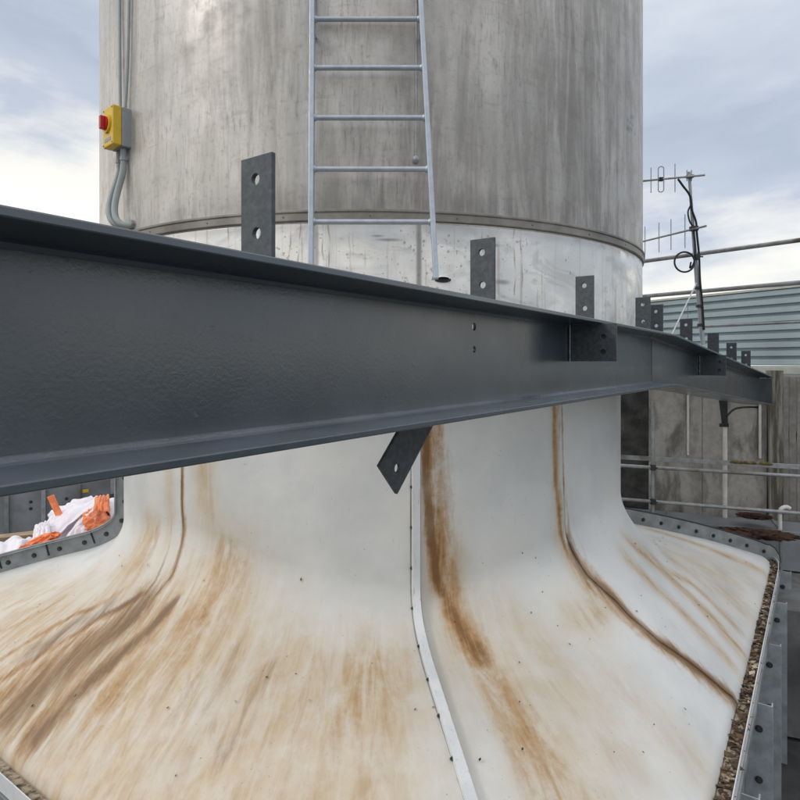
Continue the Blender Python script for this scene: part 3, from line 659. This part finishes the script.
# small fittings on the stack
def on_stack(phi, z, off=0.): a = R(phi); return Vector((CX + (2.26 + off) * math.sin(a), CY - (2.26 + off) * math.cos(a), z))
w_ = thing('lightning_wire', 'thin grey wire ending in a round knob between the ladder rails', 'wire', on_stack(7.6, 1.04))
MB().tube([on_stack(7.75, 1.10, .012), on_stack(7.8, 1.6, .012), on_stack(7.9, 3.35, .012)], .0045, 8).build('wire', SCAF, w_)
bm_ = MB(); c_ = on_stack(7.7, 1.095, .018); bm_.tube([c_ + Vector((0, 0, -.02)), c_ + Vector((0, 0, -.014)), c_, c_ + Vector((0, 0, .014)), c_ + Vector((0, 0, .02))], [.006, .015, .02, .015, .006], 12); bm_.build('knob', GALV, w_)
def slot(phi, z, wdt, label):
    a = R(phi); rr = 2.257 if z > .25 else float(rad(z)) + .012; n_ = Vector((math.sin(a), -math.cos(a), 0)); t_ = Vector((math.cos(a), math.sin(a), 0)); p = Vector((CX, CY, z)) + n_ * (rr + .002)
    r_ = thing('drain_spout', label, 'drain spout', p)
    vs = []; fs = []; n = 16
    for i in range(n + 1):
        g_ = math.pi * i / n
        vs += [p + t_ * wdt * math.cos(g_) + Z * .02 * math.sin(g_), p + t_ * wdt * .8 * math.cos(g_) + n_ * .028 * math.sin(g_) + Z * (.012 * math.sin(g_) - .004)]
    for i in range(n): fs.append((2 * i, 2 * i + 1, 2 * i + 3, 2 * i + 2))
    MB().add(vs, fs, True).build('hood', BARE, r_)
    v2 = [p + t_ * wdt * .95 * math.cos(2 * math.pi * i / 20) + Z * (-.004 + .017 * math.sin(2 * math.pi * i / 20)) + n_ * (.006 + .006 * (i > 10)) for i in range(20)]
    v3 = [q - n_ * .012 for q in v2]
    MB().add(v2 + v3, [tuple(range(20))] + [(i, (i + 1) % 20, 20 + (i + 1) % 20, 20 + i) for i in range(20)]).build('opening', BLACK, r_)
slot(11.55, .455, .050, 'small dark oval spout hole beside the right foot of the ladder')

# ---------------------------------------------------------------- isolator switch and its cables
ph = -42.3; a = R(ph); n_ = Vector((math.sin(a), -math.cos(a), 0)); t_ = Vector((math.cos(a), math.sin(a), 0))
pc = on_stack(ph, 0, 0); pc.z = (362 - 132) / 600 * pc.y
sw = thing('isolator_switch', 'yellow and grey rotary isolator switch with red knob mounted on the stack', 'switch box', pc)
rot = Matrix((t_, Z, n_)).transposed()
def sb(c, size): return (pc + t_ * c[0] + Z * c[1] + n_ * c[2], size, rot)
MB().box(*sb((0, 0, .032), (.150, .245, .064))).build('back_box', GREYP, sw, .006)
MB().box(*sb((0, 0, .092), (.150, .245, .056))).build('front_cover', YEL, sw, .008)
kc = pc + n_ * .12 + Z * .018 + t_ * -.005
dial = MB().tube([kc, kc + n_ * .012], .058, 28, smooth=False).build('dial', YEL, sw, .002)
SCREW_Y = bolt_mesh(.006, .004, GREYP, False)
kn = MB().tube([kc + n_ * .012, kc + n_ * .022], .042, 24, smooth=False); kn.box(kc + n_ * .034, (.028, .080, .026), rot); kn.build('knob', RED, sw, .003)
for sx_ in (-1, 1):
    for sz in (-1, 1): put(SCREW_Y, 'screw', sw, pc + t_ * .062 * sx_ + Z * .108 * sz + n_ * .119, n_, scale=.9)
# printed legend on the dial and label under it
def text(body, size, loc, ex, ey, mat, parent, name='lettering'):
    cu = bpy.data.curves.new(name, 'FONT'); cu.body = body; cu.size = size; cu.align_x = 'CENTER'; cu.align_y = 'CENTER'; cu.extrude = .0006
    o = bpy.data.objects.new(name, cu); sc.collection.objects.link(o); o.parent = parent
    ez = ex.cross(ey); mtx = Matrix((ex, ey, ez)).transposed().to_4x4(); mtx.translation = Vector(loc) - ORIGIN[root_of(parent).name]; o.matrix_local = mtx; cu.materials.append(mat); return o
MB().box(*sb((.0, -.082, .1205), (.09, .022, .002))).build('nameplate', GREYP, sw)
glands = []
for dx, dn in ((-.045, .03), (.028, .035)):
    g0 = pc + t_ * dx + n_ * dn + Z * -.124
    g = MB().tube([g0, g0 + Z * -.055], .019, 14, smooth=True).tube([g0 + Z * -.055, g0 + Z * -.075], .023, 8, smooth=False).tube([g0 + Z * -.075, g0 + Z * -.10], .018, 14)
    g.build('cable_gland', GREYP, sw); glands.append(g0 + Z * -.10)
def bez(P, n=28):
    out = []; 
    for i in range(n + 1):
        t = i / n; q = [Vector(p) for p in P]
        while len(q) > 1: q = [q[j].lerp(q[j + 1], t) for j in range(len(q) - 1)]
        out.append(q[0])
    return out
e1 = on_stack(-41.0, 0, .0); e1.z = (362 - 227) / 600 * e1.y; e2 = on_stack(-39.6, 0, .0); e2.z = (362 - 224) / 600 * e2.y
MB().tube(bez([glands[0], glands[0] + Z * -.10, glands[0] + Z * -.26 - t_ * .06 + n_ * .09, e1 + n_ * .17 - Z * .02 - t_ * .02, e1 + n_ * .07 - Z * .03, e1 - n_ * .02]), .0165, 12).build('conduit', CONDUIT, sw)
MB().tube(bez([glands[1], glands[1] + Z * -.12, glands[1] + Z * -.26 - t_ * .09 + n_ * .06, e2 + n_ * .14 - Z * .05 - t_ * .05, e2 + n_ * .06 - Z * .03, e2 - n_ * .02]), .020, 12).build('conduit', CONDUIT, sw)
for q in (e1, e2): MB().tube([q, q + n_ * .03], .024, 8, smooth=False).build('wall_gland', GREYP, sw)
u0 = pc + Z * .12
MB().tube(bez([u0 + n_ * .035 - t_ * .02, u0 + n_ * .035 - t_ * .02 + Z * .1, u0 + n_ * .02 - t_ * .07 + Z * .3, u0 + n_ * .02 - t_ * .06 + Z * 1.8]), .010, 10).build('cable', CONDUIT, sw)
MB().tube(bez([u0 + n_ * .03 + t_ * .04, u0 + n_ * .03 + t_ * .05 + Z * .1, u0 + n_ * .02 + t_ * .10 + Z * .3, u0 + n_ * .02 + t_ * .08 + Z * 1.8]), .010, 10).build('cable', CONDUIT, sw)

# ---------------------------------------------------------------- guard rails, antenna
def tube_thing(name, pts, r, mat, label, cat, group=None):
    o = MB().tube(pts, r, 12).build(name, mat, None, 0, Vector(pts[0])); return tag(o, label, cat, group)
ra, rb = Vector((2.98, 7.5, 0)), Vector((4.10, 6.15, 0)); dd = rb - ra
rail = thing('guard_rail', 'tubular scaffold guard rail behind the antenna mast, against the sky', 'guard rail', (3.5, 6.8, 0))
for z_, l in ((1.25, -1.2), (.815, -1.2), (.41, .1)):
    MB().tube([ra + dd * l + Z * z_, ra + dd * 1.9 + Z * (z_ )], .0242 if z_ > .5 else .013, 14).build('rail_tube', SCAF, rail)
def coupler(parent, p, s=.045):
    b = MB().box(p, (s, s, s * 1.2)); b.tube([p + Vector((s * .5, -s * .4, 0)), p + Vector((s * 1.1, -s * .4, 0))], .009, 6, smooth=False); b.build('coupler', DARKM, parent, .004)
ant = thing('antenna_mast', 'thin mast with two stacked spiky aerials beside the tower', 'antenna', (2.9, 6.6, -.1))
D = 6.55
mast = [at(689, 172, D), at(692, 215, D), at(697, 280, D), at(703, 345, D)]
MB().tube(mast, [.016, .018, .024, .024], 12).build('mast', GALV, ant)
def yagi(pL, pR, els, loop=None):
    b = MB().tube([pL, pR], .011, 10).build('boom', SCAF, ant)
    for t, h in els:
        q = pL.lerp(pR, t); MB().tube([q - Z * h, q + Z * h], .0055, 8).build('element', LADDER, b)
    if loop is not None:
        t, h = loop; q = pL.lerp(pR, t); d = (pR - pL).normalized(); w = .028
        pts = [q + d * w * math.cos(g) * (1) + Z * (math.sin(g) * w + (h - w) * (1 if math.sin(g) >= 0 else -1)) for g in np.linspace(0, 2 * math.pi, 33)]; pts[-1] = pts[0]; pts.insert(-1, q + d * w - Z * (h - w))
        MB().tube(pts, .006, 8, caps=False).build('dipole_loop', LADDER, b)
        MB().box(q, (.04, .03, .04)).build('junction', BLACK, b)
    return b
def ratio_t(pL, pR, x): a = (x - 400) / 600; return (a * pL.y - pL.x) / ((pR.x - pL.x) - a * (pR.y - pL.y))
pL, pR = at(560, 189, 6.9), at(705, 175, 6.45)
yagi(pL, pR, [(ratio_t(pL, pR, x), h) for x, h in ((651, .138), (675, .155), (610, .16), (585, .165))], (ratio_t(pL, pR, 661), .14))
pL2, pR2 = at(600, 252, 8.3), at(706, 226, 6.3)
b2 = yagi(pL2, pR2, [(ratio_t(pL2, pR2, x), h) for x, h in ((645, .175), (659, .175), (671, .175), (685, .185), (625, .2))])
MB().box(at(689, 177, D) + Vector((0, -.02, 0)), (.07, .05, .035)).tube([at(687, 181, D - .03), at(687, 170, D - .03)], .006, 6).tube([at(691.5, 181, D - .03), at(691.5, 170, D - .03)], .006, 6).build('boom_clamp', SCAF, ant, .002)
MB().box(at(693, 229, D) + Vector((0, -.02, 0)), (.08, .06, .05)).build('boom_clamp', DARKM, ant, .004)
def px(l, d=D - .04): return [at(x, y, d) for x, y in l]
def smooth(pts, n=6):
    out = []
    P = [Vector(p) for p in pts]
    for i in range(len(P) - 1):
        a, b, c, d = P[max(i - 1, 0)], P[i], P[i + 1], P[min(i + 2, len(P) - 1)]
        for k in range(n):
            t = k / n; out.append(.5 * ((2 * b) + (c - a) * t + (2 * a - 5 * b + 4 * c - d) * t * t + (3 * b - a - 3 * c + d) * t ** 3))
    out.append(P[-1]); return out
MB().tube(smooth(px([(678, 179), (683, 186), (690, 196), (692, 210), (696, 222), (697, 235), (699, 255), (700, 280), (702, 300), (704, 330)])), .012, 8).build('coaxial_cable', BLACK, ant)
MB().tube(smooth(px([(691, 205), (688, 212), (690, 222), (695, 228)])), .009, 8).build('coaxial_cable', BLACK, ant)
MB().tube(smooth(px([(693, 230), (695, 245), (694, 262), (690, 268), (691, 262)])), .009, 8).build('coaxial_cable', BLACK, ant)
MB().tube([at(684.5 + 10 * math.cos(g), 262 + 10 * math.sin(g), D - .05 - .03 * math.sin(g)) for g in np.linspace(0, 2 * math.pi, 40)], .010, 8).build('cable_coil', BLACK, ant)
MB().tube([at(697, 282, D), at(672, 334, D - .6)], .007, 8).build('guy_line', WHITEM, ant)
for y_ in (288, 306, 325): MB().box(at(698 + (y_ - 288) * .08, y_, D - .02), (.06, .05, .03)).build('mast_bracket', DARKM, ant, .003)
coupler(ant, at(697, 257, D - .03), .05)

# ---------------------------------------------------------------- cladding beyond
ca, cb = Vector((4.70, 11.3, 0)), Vector((6.0, 9.0, 0)); cd = (cb - ca).normalized(); cn = Vector((cd.y, -cd.x, 0)); cn = cn if cn.y < 0 else -cn
c0, c1 = ca - cd * 1.6, cb + cd * 3
clad = thing('plant_screen', 'pale blue ribbed metal screen beyond the antenna mast', 'screen', (c0.x, c0.y, -.05))
L = (c1 - c0).length; npan = 3
for i in range(npan):
    s0, s1 = L * i / npan + .003, L * (i + 1) / npan - .003; prof = []
    z = -.05
    top = 1.125
    while z < top - .02:
        prof += [(-.03, z), (.030, z + .012), (.030, z + .090), (-.03, z + .102)]; z += .134
    prof = [(o_ * 1.0, min(zz, top)) for o_, zz in prof]
    back = [(-.042, prof[-1][1]), (-.042, prof[0][1])]
    MB().sweep(prof + back, [(c0 + cd * s0, cn, Z), (c0 + cd * s1, cn, Z)]).build('ribbed_sheet', CLAD, clad)
MB().box((c0 + c1) / 2 + Z * 1.14 + cn * .01, (L, .09, .035), Matrix((cd, cn, Z)).transposed()).build('capping', PALE, clad)
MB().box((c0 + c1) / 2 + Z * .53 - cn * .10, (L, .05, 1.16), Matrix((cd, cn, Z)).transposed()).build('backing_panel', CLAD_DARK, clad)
# ---------------------------------------------------------------- concrete parapet wall and pipework
wdv = Vector((.9269, -.3753, 0)); wn_ = Vector((-.3753, -.9269, 0)); Pw = Vector((4.40, 7.36, 0)); wr = Matrix((wdv, wn_, Z)).transposed()
wall = thing('parapet_wall', 'stained grey concrete parapet wall behind the pipes', 'wall', (Pw.x, Pw.y, -3.6))
def wp(s, z, out=0): return Pw + wdv * s + wn_ * out + Z * z
s = .09
for i, w in enumerate((.71, .63, .86, .95, .95, .95, .95, .95, .95)):
    MB().box(wp(s - w / 2, -1.86, -.06 + random.uniform(-.003, .003)), (w - .005, .12, 3.40), wr).build('wall_panel', CONC_DARK if i == 2 else CONC, wall, .003, label='soot-blackened wall panel' if i == 2 else None)
    s -= w
MB().box(wp(-4.9, -1.9, -.16), (9.6, .06, 3.4), wr).build('wall_backing', CONC, wall)
MB().box(wp(-4.9, -.135, -.02), (9.6, .26, .045), wr).build('coping', CONC, wall, .004)
post = MB().box(wp(.17, -1.85, -.02), (.15, .24, 3.5), wr).build('concrete_post', POST, None, .006, wp(.17, -3.6)); tag(post, 'moss-stained concrete post at the far end of the steel beam', 'post')
fence = thing('board_fence', 'weathered grey board fence right of the mossy post', 'fence', wp(.2, -3.6))
for k in range(42):
    MB().box(wp(.285 + k * .078, -1.88 + random.uniform(-.008, .008), -.05 + random.uniform(-.010, .010)), (.070, .03, 3.42), wr).build('fence_board', GREYWOOD, fence, .003)
MB().box(wp(1.9, -.9, -.085), (3.5, .035, .10), wr).build('fence_rail', WOOD, fence)
kerb = MB().box((c0 + c1) / 2 + cn * .12 + Z * -.125, (L, .3, .12), Matrix((cd, cn, Z)).transposed()).build('pale_kerb', PALE, None, .01, c0); tag(kerb, 'pale coping strip under the ribbed blue screen', 'coping')
# inner rails
base_r = .62
irail = thing('pipe_rail', 'low grey tubular rails in front of the stained concrete wall', 'pipe rail', wp(-2, -3.6, base_r))
def at_wall(x, off):   # point on a line parallel to the wall seen at this bearing
    r_ = (x - 400) / 600; q = Pw + wn_ * off; t = (r_ * q.y - q.x) / (wdv.x - r_ * wdv.y); return q + wdv * t
def zat(p, y): return (362 - y) / 600 * p.y
pB = at_wall(621, base_r); zB = zat(pB, 465.5); zC = zat(pB, 499)
for z_ in (zB, zC): MB().tube([wp(-7, z_, base_r), wp(2.6, z_, base_r)], .0215, 12).build('rail_tube', SCAF, irail)
pA = at_wall(621, .40); zA = zat(pA, 457); MB().box(wp(-2.2, zA, .40), (9.6, .03, .055), wr).build('flat_bar', SCAF, irail, .003)
p = at_wall(653, base_r); MB().tube([Vector((p.x, p.y, zat(p, 402))) - wn_ * .05, Vector((p.x, p.y, -3.6)) - wn_ * .05], .0215, 12).build('upright', SCAF, irail)
for z_ in (zB, zC): coupler(irail, Vector((p.x, p.y, z_)) + wn_ * .012, .055)
for x in (735, 741, 748, 754, 762, 769): 
    q = at_wall(x + random.uniform(-2, 2), .425); bmq = MB(); q.z = zA + .015
    bmq.tube([q - wdv * .05, q - wdv * .02 + Z * .008, q + wdv * .02 + Z * .004, q + wdv * .05], [.006, .018, .02, .006], 7); bmq.build('lichen_patch', LICHEN, irail)
def pipe_on_wall(x, y0, y1, r, off, mat, label, name='downpipe'):
    q = at_wall(x, off); a_, b_ = Vector((q.x, q.y, zat(q, y0))), Vector((q.x, q.y, zat(q, y1)))
    return tag(MB().tube([b_, a_], r, 12).build(name, mat, None, 0, b_), label, 'pipe')
pipe_on_wall(688, 385, 455, .014, .03, WHITEP, 'thin white pipe on the wall next to the blackened panel')
pipe_on_wall(760, 398, 458, .016, .03, WHITEP, 'thin white pipe on the wall beside the mossy post')
q = at_wall(725, .18); prop = thing('beam_prop', 'white tubular prop with black clamps under the far end of the steel beam', 'prop', (q.x, q.y, -3.6))
MB().tube([Vector((q.x, q.y, -3.6)), Vector((q.x, q.y, zat(q, 424)))], .026, 14).build('pole', WHITEP, prop)
MB().tube([Vector((q.x, q.y, zat(q, 425))), Vector((q.x - .01, q.y, zat(q, 414))), Vector((q.x - .05, q.y - .05, zat(q, 398)))], [.034, .04, .05], 12).build('jack', DARKM, prop)
for y_ in (425, 520): MB().tube([Vector((q.x, q.y, zat(q, y_) - .02)), Vector((q.x, q.y, zat(q, y_) + .02))], .042, 12).box(Vector((q.x - .05, q.y - .02, zat(q, y_))), (.05, .03, .04)).build('clamp', BLACK, prop, .003)
MB().tube(smooth([Vector((q.x, q.y, zat(q, 416))) + Vector((0, -.04, 0)), Vector((q.x + .12, q.y, zat(q, 409))), Vector((q.x + .30, q.y, zat(q, 407))), Vector((q.x + .5, q.y + .05, zat(q, 408)))]), .012, 8).build('cable', BLACK, prop)
# low duct with rusty scraps
dk = thing('service_duct', 'low grey sheet-metal service duct running under the pipe rails', 'duct', wp(-2, -3.6, .5))
for k in range(8):
    MB().box(wp(-6.2 + k * 1.15, -2.12, .36), (1.143, .50, .44), wr).build('duct_section', DUCT, dk, .006)
    MB().box(wp(-6.2 + k * 1.15 + .575, -2.12, .36), (.03, .53, .47), wr).build('duct_joint', FLANGE, dk, .003)
kind(MB().box(wp(-2.5, -2.36 - .60, .9), (12, 1.8, 1.20), wr).build('ledge', ROOF), 'structure')
def lump(c, rx, ry, rz, seed, ridg=.35, sub=5, sx=3., rot=None, iso=False):
    bm = bmesh.new(); bmesh.ops.create_icosphere(bm, subdivisions=sub, radius=1)
    for v in bm.verts:
        q = (Vector((v.co.x * rx / rz, v.co.y * ry / rz, v.co.z)) * (sx * .45) if iso else v.co * sx) + Vector((seed * 7.1, seed * 3.3, 0)); h = 1 - abs(noise.noise(q)) * 2; h2 = noise.noise(q * 2.7)
        v.co *= 1 + ridg * (h - .5) + ridg * .35 * h2
        v.co = Vector((v.co.x * rx, v.co.y * ry, v.co.z * rz))
        if rot is not None: v.co = rot @ v.co
    vs = [v.co + Vector(c) for v in bm.verts]; bm.verts.index_update(); fs = [tuple(v.index for v in f.verts) for f in bm.faces]; bm.free(); return vs, fs
for x, y, wq, hq, sd, off, lb in ((754, 516, .16, .022, 2, .52, 'small rusty scrap lying on the grey duct under the rails'), (758, 534, .36, .045, 5, .82, 'long crumpled rusty scrap between the duct and the cowl flange')):
    q = at_wall(x, off); q.z = zat(q, y); vs, fs = lump(q, wq, .12, hq, sd, .45, 5, 1.6, wr, True)
    tag(MB().add(vs, fs).build('rusty_scrap', RUST, None, 0, q), lb, 'scrap metal')
q = at_wall(780, .6); z0_, z1_ = zat(q, 523), zat(q, 510)
hp = MB().tube(smooth([Vector((q.x, q.y, z0_ - .2)), Vector((q.x, q.y, z0_)), Vector((q.x, q.y, z1_ - .02)), Vector((q.x + .02, q.y, z1_ + .02)), Vector((q.x + .07, q.y, z1_ + .035)), Vector((q.x + .11, q.y, z1_ + .02))], 8), .022, 12).build('vent_pipe', WHITEP, None, 0, q); tag(hp, 'short white pipe with a hooked top beside the rusty scrap', 'pipe')

# ---------------------------------------------------------------- behind the cowl on the left: plenum, timber, sheeting
pa, pb = Vector((-5.9, 7.5, 0)), Vector((-2.2, 9.4, 0)); pdv = (pb - pa).normalized(); pn = Vector((pdv.y, -pdv.x, 0)); prr = Matrix((pdv, pn, Z)).transposed(); Lp = (pb - pa).length
pl = thing('plenum_housing', 'grey sheet-metal plenum housing with vertical ribs behind the sheeting', 'plenum', (pa.x, pa.y, -3.6))
npn = 10
for k in range(npn):
    w = Lp / npn; c = pa + pdv * (w * (k + .5)) + Z * -1.72
    pp = MB().box(c, (w - .01, .05, 1.10), prr).build('side_panel', DUCT, pl, .003)
    r_ = MB().box(pa + pdv * (w * k) + pn * .045 + Z * -1.72, (.05, .07, 1.12), prr).build('rib', GALV if k % 2 else FLANGE, pl, .003)
    for zz in (-1.86, -1.95): put(BOLT_S, 'bolt', pp, c + pn * .026 + Z * (zz + 1.72) + pdv * .06, pn, scale=1.2)
MB().box((pa + pb) / 2 - pn * .9 + Z * -1.73, (Lp, 1.75, 1.14), prr).build('housing_body', DARKM, pl)
MB().box((pa + pb) / 2 + pn * .03 + Z * -2.29, (Lp, .12, .04), prr).build('bottom_rail', TWOOD, pl, .003)
q = pa + pdv * (Lp * .42) + pn * .09; MB().box(q + Z * (zat(q, 491)), (.075, .02, .04), prr).build('yellow_tag', YEL, pl, .002)
kind(MB().box((pa + pb) / 2 + pn * 1.1 + Z * -3.0, (9, 3.6, .9), prr).build('deck', ROOF), 'structure')
pk = MB().box(at(25, 535, 6.9), (1.5, .16, .04), prr).build('timber_plank', TWOOD, None, .004, at(25, 535, 6.9)); tag(pk, 'tan timber plank lying below the ribbed plenum', 'plank')
pk = MB().box(at(40, 550, 6.5) + Z * -.04, (2.2, .55, .10), prr).build('grey_beam', WOOD, None, .006, at(40, 550, 6.5)); tag(pk, 'broad grey timber under the white sheeting', 'timber')
vp = MB().tube([at(113, 504, 7.4), at(126, 500, 8.2)], .115, 24).tube([at(113, 504, 7.4) - Vector((0, .004, 0)), at(113, 504, 7.4) + Vector((0, .05, 0))], .125, 24).build('duct_pipe', DARKM, None, 0, at(114, 502, 7.4)); tag(vp, 'dark round duct end beside the bundled sheeting', 'duct')
bun = thing('sheeting_bundle', 'rumpled white sheeting wrapped round orange netting behind the left cowl flange', 'sheeting', at(70, 560, 6.2))
def cloth(P, name, mat, amp=.03, seed=0, n=46, fold=9):
    """rumpled sheet over four corners with a sag / bulge"""
    A, B, C_, D_ = [Vector(p) for p in P]; vs = []; fs = []; nn = (B - A).cross(D_ - A).normalized()
    for i in range(n):
        for j in range(n):
            u, v = i / (n - 1), j / (n - 1); p = A.lerp(B, u).lerp(D_.lerp(C_, u), v)
            f = noise.noise(Vector((u * fold + seed, v * 2.2, seed))) + .6 * (1 - 2 * abs(noise.noise(Vector((u * 4 + seed, v * 5, seed * 2)))))
            p += nn * amp * f + nn * amp * 2.2 * math.sin(math.pi * u) * math.sin(math.pi * v)
            p += Vector((noise.noise(p * 5 + Vector((seed, 0, 0))), 0, noise.noise(p * 5 + Vector((0, seed, 0))))) * amp * .7
            vs.append(p)
    for i in range(n - 1):
        for j in range(n - 1): k = i * n + j; fs.append((k, k + 1, k + n + 1, k + n))
    o = MB().add(vs, fs, True).build(name, mat, bun); sm = o.modifiers.new('t', 'SOLIDIFY'); sm.thickness = .006; return o
cloth([at(33, 535, 5.75), at(52, 540, 5.7), at(100, 500, 6.0), at(60, 511, 6.5)], 'sheet', SHEET, .03, 1.3)
cloth([at(50, 515, 6.5), at(48, 548, 5.8), at(118, 528, 5.9), at(94, 497, 6.5)], 'sheet', SHEET, .05, 4.1)
cloth([at(-30, 575, 5.3), at(40, 566, 5.5), at(52, 536, 6.1), at(-30, 552, 5.9)], 'sheet', SHEET, .045, 7.7)
cloth([at(60, 556, 5.45), at(72, 548, 5.45), at(112, 503, 5.8), at(97, 497, 6.0)], 'sheet', SHEET, .025, 2.2)
for c, rx, ry, rz, sd, rd in ((at(98, 521, 5.66), .17, .10, .12, 1, .34), (at(36, 545, 5.38), .20, .08, .055, 3, .4), (at(24, 553, 5.42), .07, .08, .045, 9, .4)):
    vs, fs = lump(c, rx, ry, rz, sd, rd, 5, 2.2, Matrix.Rotation(-.45, 3, 'Y')); MB().add(vs, fs).build('netting', NET, bun)
for poly, w_b, mt in (([(56, 552), (66, 541), (78, 527), (90, 514), (101, 506), (109, 508), (114, 517), (117, 529)], .045, SHEET), ([(62, 556), (74, 545), (88, 534), (98, 530)], .03, SHEET)):
    path = smooth([at(x, y, 5.62) for x, y in poly], 6); fr_ = []
    for i, p in enumerate(path):
        t = (path[min(i + 1, len(path) - 1)] - path[max(i - 1, 0)]).normalized(); up = Vector((0, -1, 0)); sd_ = t.cross(up).normalized(); fr_.append((p, sd_ * (1 + .25 * math.sin(i * .9)), Vector((0, 1, 0))))
    MB().sweep([(-w_b / 2, -.02), (0, -.035), (w_b / 2, -.02), (w_b / 2, .25), (-w_b / 2, .25)], fr_).build('rolled_hem', mt, bun, .006)
cloth([at(93, 511, 5.5), at(110, 512, 5.5), at(108, 496, 5.7), at(95, 497, 5.7)], 'netting', NET, .018, 5.5)
MB().box(at(56, 508, 6.0), (.06, .03, .27), Matrix.Rotation(-.42, 3, 'Y')).build('orange_strap', NET, bun, .004)
MB().box(at(44, 550, 5.35), (.27, .02, .03), Matrix.Rotation(-.42, 3, 'Y')).build('orange_strap', NET, bun, .004)
cloth([at(33, 541, 5.6), at(50, 541, 5.6), at(50, 523, 5.8), at(35, 526, 5.8)], 'sheet', SHEET, .02, 3.5)
# ---------------------------------------------------------------- lower right: boards beside the casing
bd = MB().box(Vector((3.45, 4.35, -2.78)), (.24, 3.2, .045), Matrix.Rotation(R(-20), 3, 'Z') @ Matrix.Rotation(R(4), 3, 'X')).build('scaffold_board', WOOD, None, .004, (3.45, 4.35, -2.78)); tag(bd, 'weathered grey scaffold board beside the casing, lower right', 'board')
gl = MB().box(at(797, 582, 6.6), (.14, .16, .07)).build('green_box', GREENM, None, .006, at(797, 582, 6.6)); lidm = MB().box(at(797, 582, 6.6) + Z * .01, (.144, .164, .02)); lidm.build('label_band', WHITEM, gl); tag(gl, 'small bright green and white box just outside the cowl corner', 'box')
kind(MB().box(Vector((5.6, 7.2, -2.75)), (2.6, 3.4, .06), prr).build('lower_deck', ROOF), 'structure')

# ---------------------------------------------------------------- loose leaf litter (nobody could count it)
def chips(name, pts, mat, label, cat='leaf litter'):
    vs = []; fs = []; tn = []
    for p, n_, s_ in pts:
        p = Vector(p); a1 = n_.orthogonal().normalized(); a2 = n_.cross(a1); g = random.uniform(0, 6.28); ex_ = a1 * math.cos(g) + a2 * math.sin(g); ey_ = n_.cross(ex_)
        k = len(vs); h = s_ * random.uniform(.04, .22); q = n_ * .0015
        vs += [p + q + ex_ * s_, p + q + ey_ * s_ * .5 + n_ * h, p + q - ex_ * s_ * .9 + n_ * h * random.random(), p + q - ey_ * s_ * .5, p - n_ * .002]
        fs += [(k, k + 1, k + 2), (k, k + 2, k + 3), (k, k + 4, k + 1), (k + 1, k + 4, k + 2), (k + 2, k + 4, k + 3), (k + 3, k + 4, k)]
        q_ = noise.noise(p * 3.1) + random.uniform(-.35, .35); c = random.choice([(.40, .32, .22), (.50, .43, .33), (.30, .22, .14), (.14, .085, .045)]) if q_ > .26 else random.choice([(.07, .04, .02), (.13, .075, .038), (.045, .03, .02), (.09, .06, .04)]); tn += [(*c, 1)] * 5
    o = MB().add(vs, fs).build(name, mat); ca = o.data.color_attributes.new('tint', 'FLOAT_COLOR', 'POINT'); ca.data.foreach_set('color', np.array(tn, np.float32).ravel())
    kind(o, 'stuff'); tag(o, label, cat); return o
pts = []
for fr_ in range(1500):
    ph = random.uniform(14, 101); E = float(edge(ph)); d = Vector((math.sin(R(ph)), -math.cos(R(ph)), 0)); t = random.random()
    nn = N if ph < 98 else d
    pts.append((Vector((CX, CY, ZB)) + d * E + nn * (.004 + .060 * t) + Z * (-.03 + random.uniform(0, .018)), (Z + Vector((random.uniform(-.5, .5), random.uniform(-.5, .5), 0))).normalized(), random.choice((.006, .008, .011, .016, .026, .034)) * random.uniform(.7, 1.2)))
chips('gutter_litter', pts, CHIP, 'brown and cream leaf crumbs filling the gutter along the cowl edge')
pts = []
for k in range(520):
    v = .45 + .55 * random.random() ** 1.1; pts.append((cw(7.50 + random.choice((-1, -.5, -.3)) * random.random() * .9 + .15 + 1.2 * float(warp(v)) - .2, v) , cnorm(7.3, v), random.uniform(.006, .022)))
for k in range(85):
    ph = random.uniform(-75, 98); v = random.uniform(.5, .985) if random.random() < .85 else random.uniform(.2, .5); pts.append((cw(ph, v) + cnorm(ph, v) * .012, cnorm(ph, v), random.uniform(.004, .012)))
chips('scattered_litter', pts, CHIP, 'dark leaf specks scattered on the white cowl and heaped along its front seam')
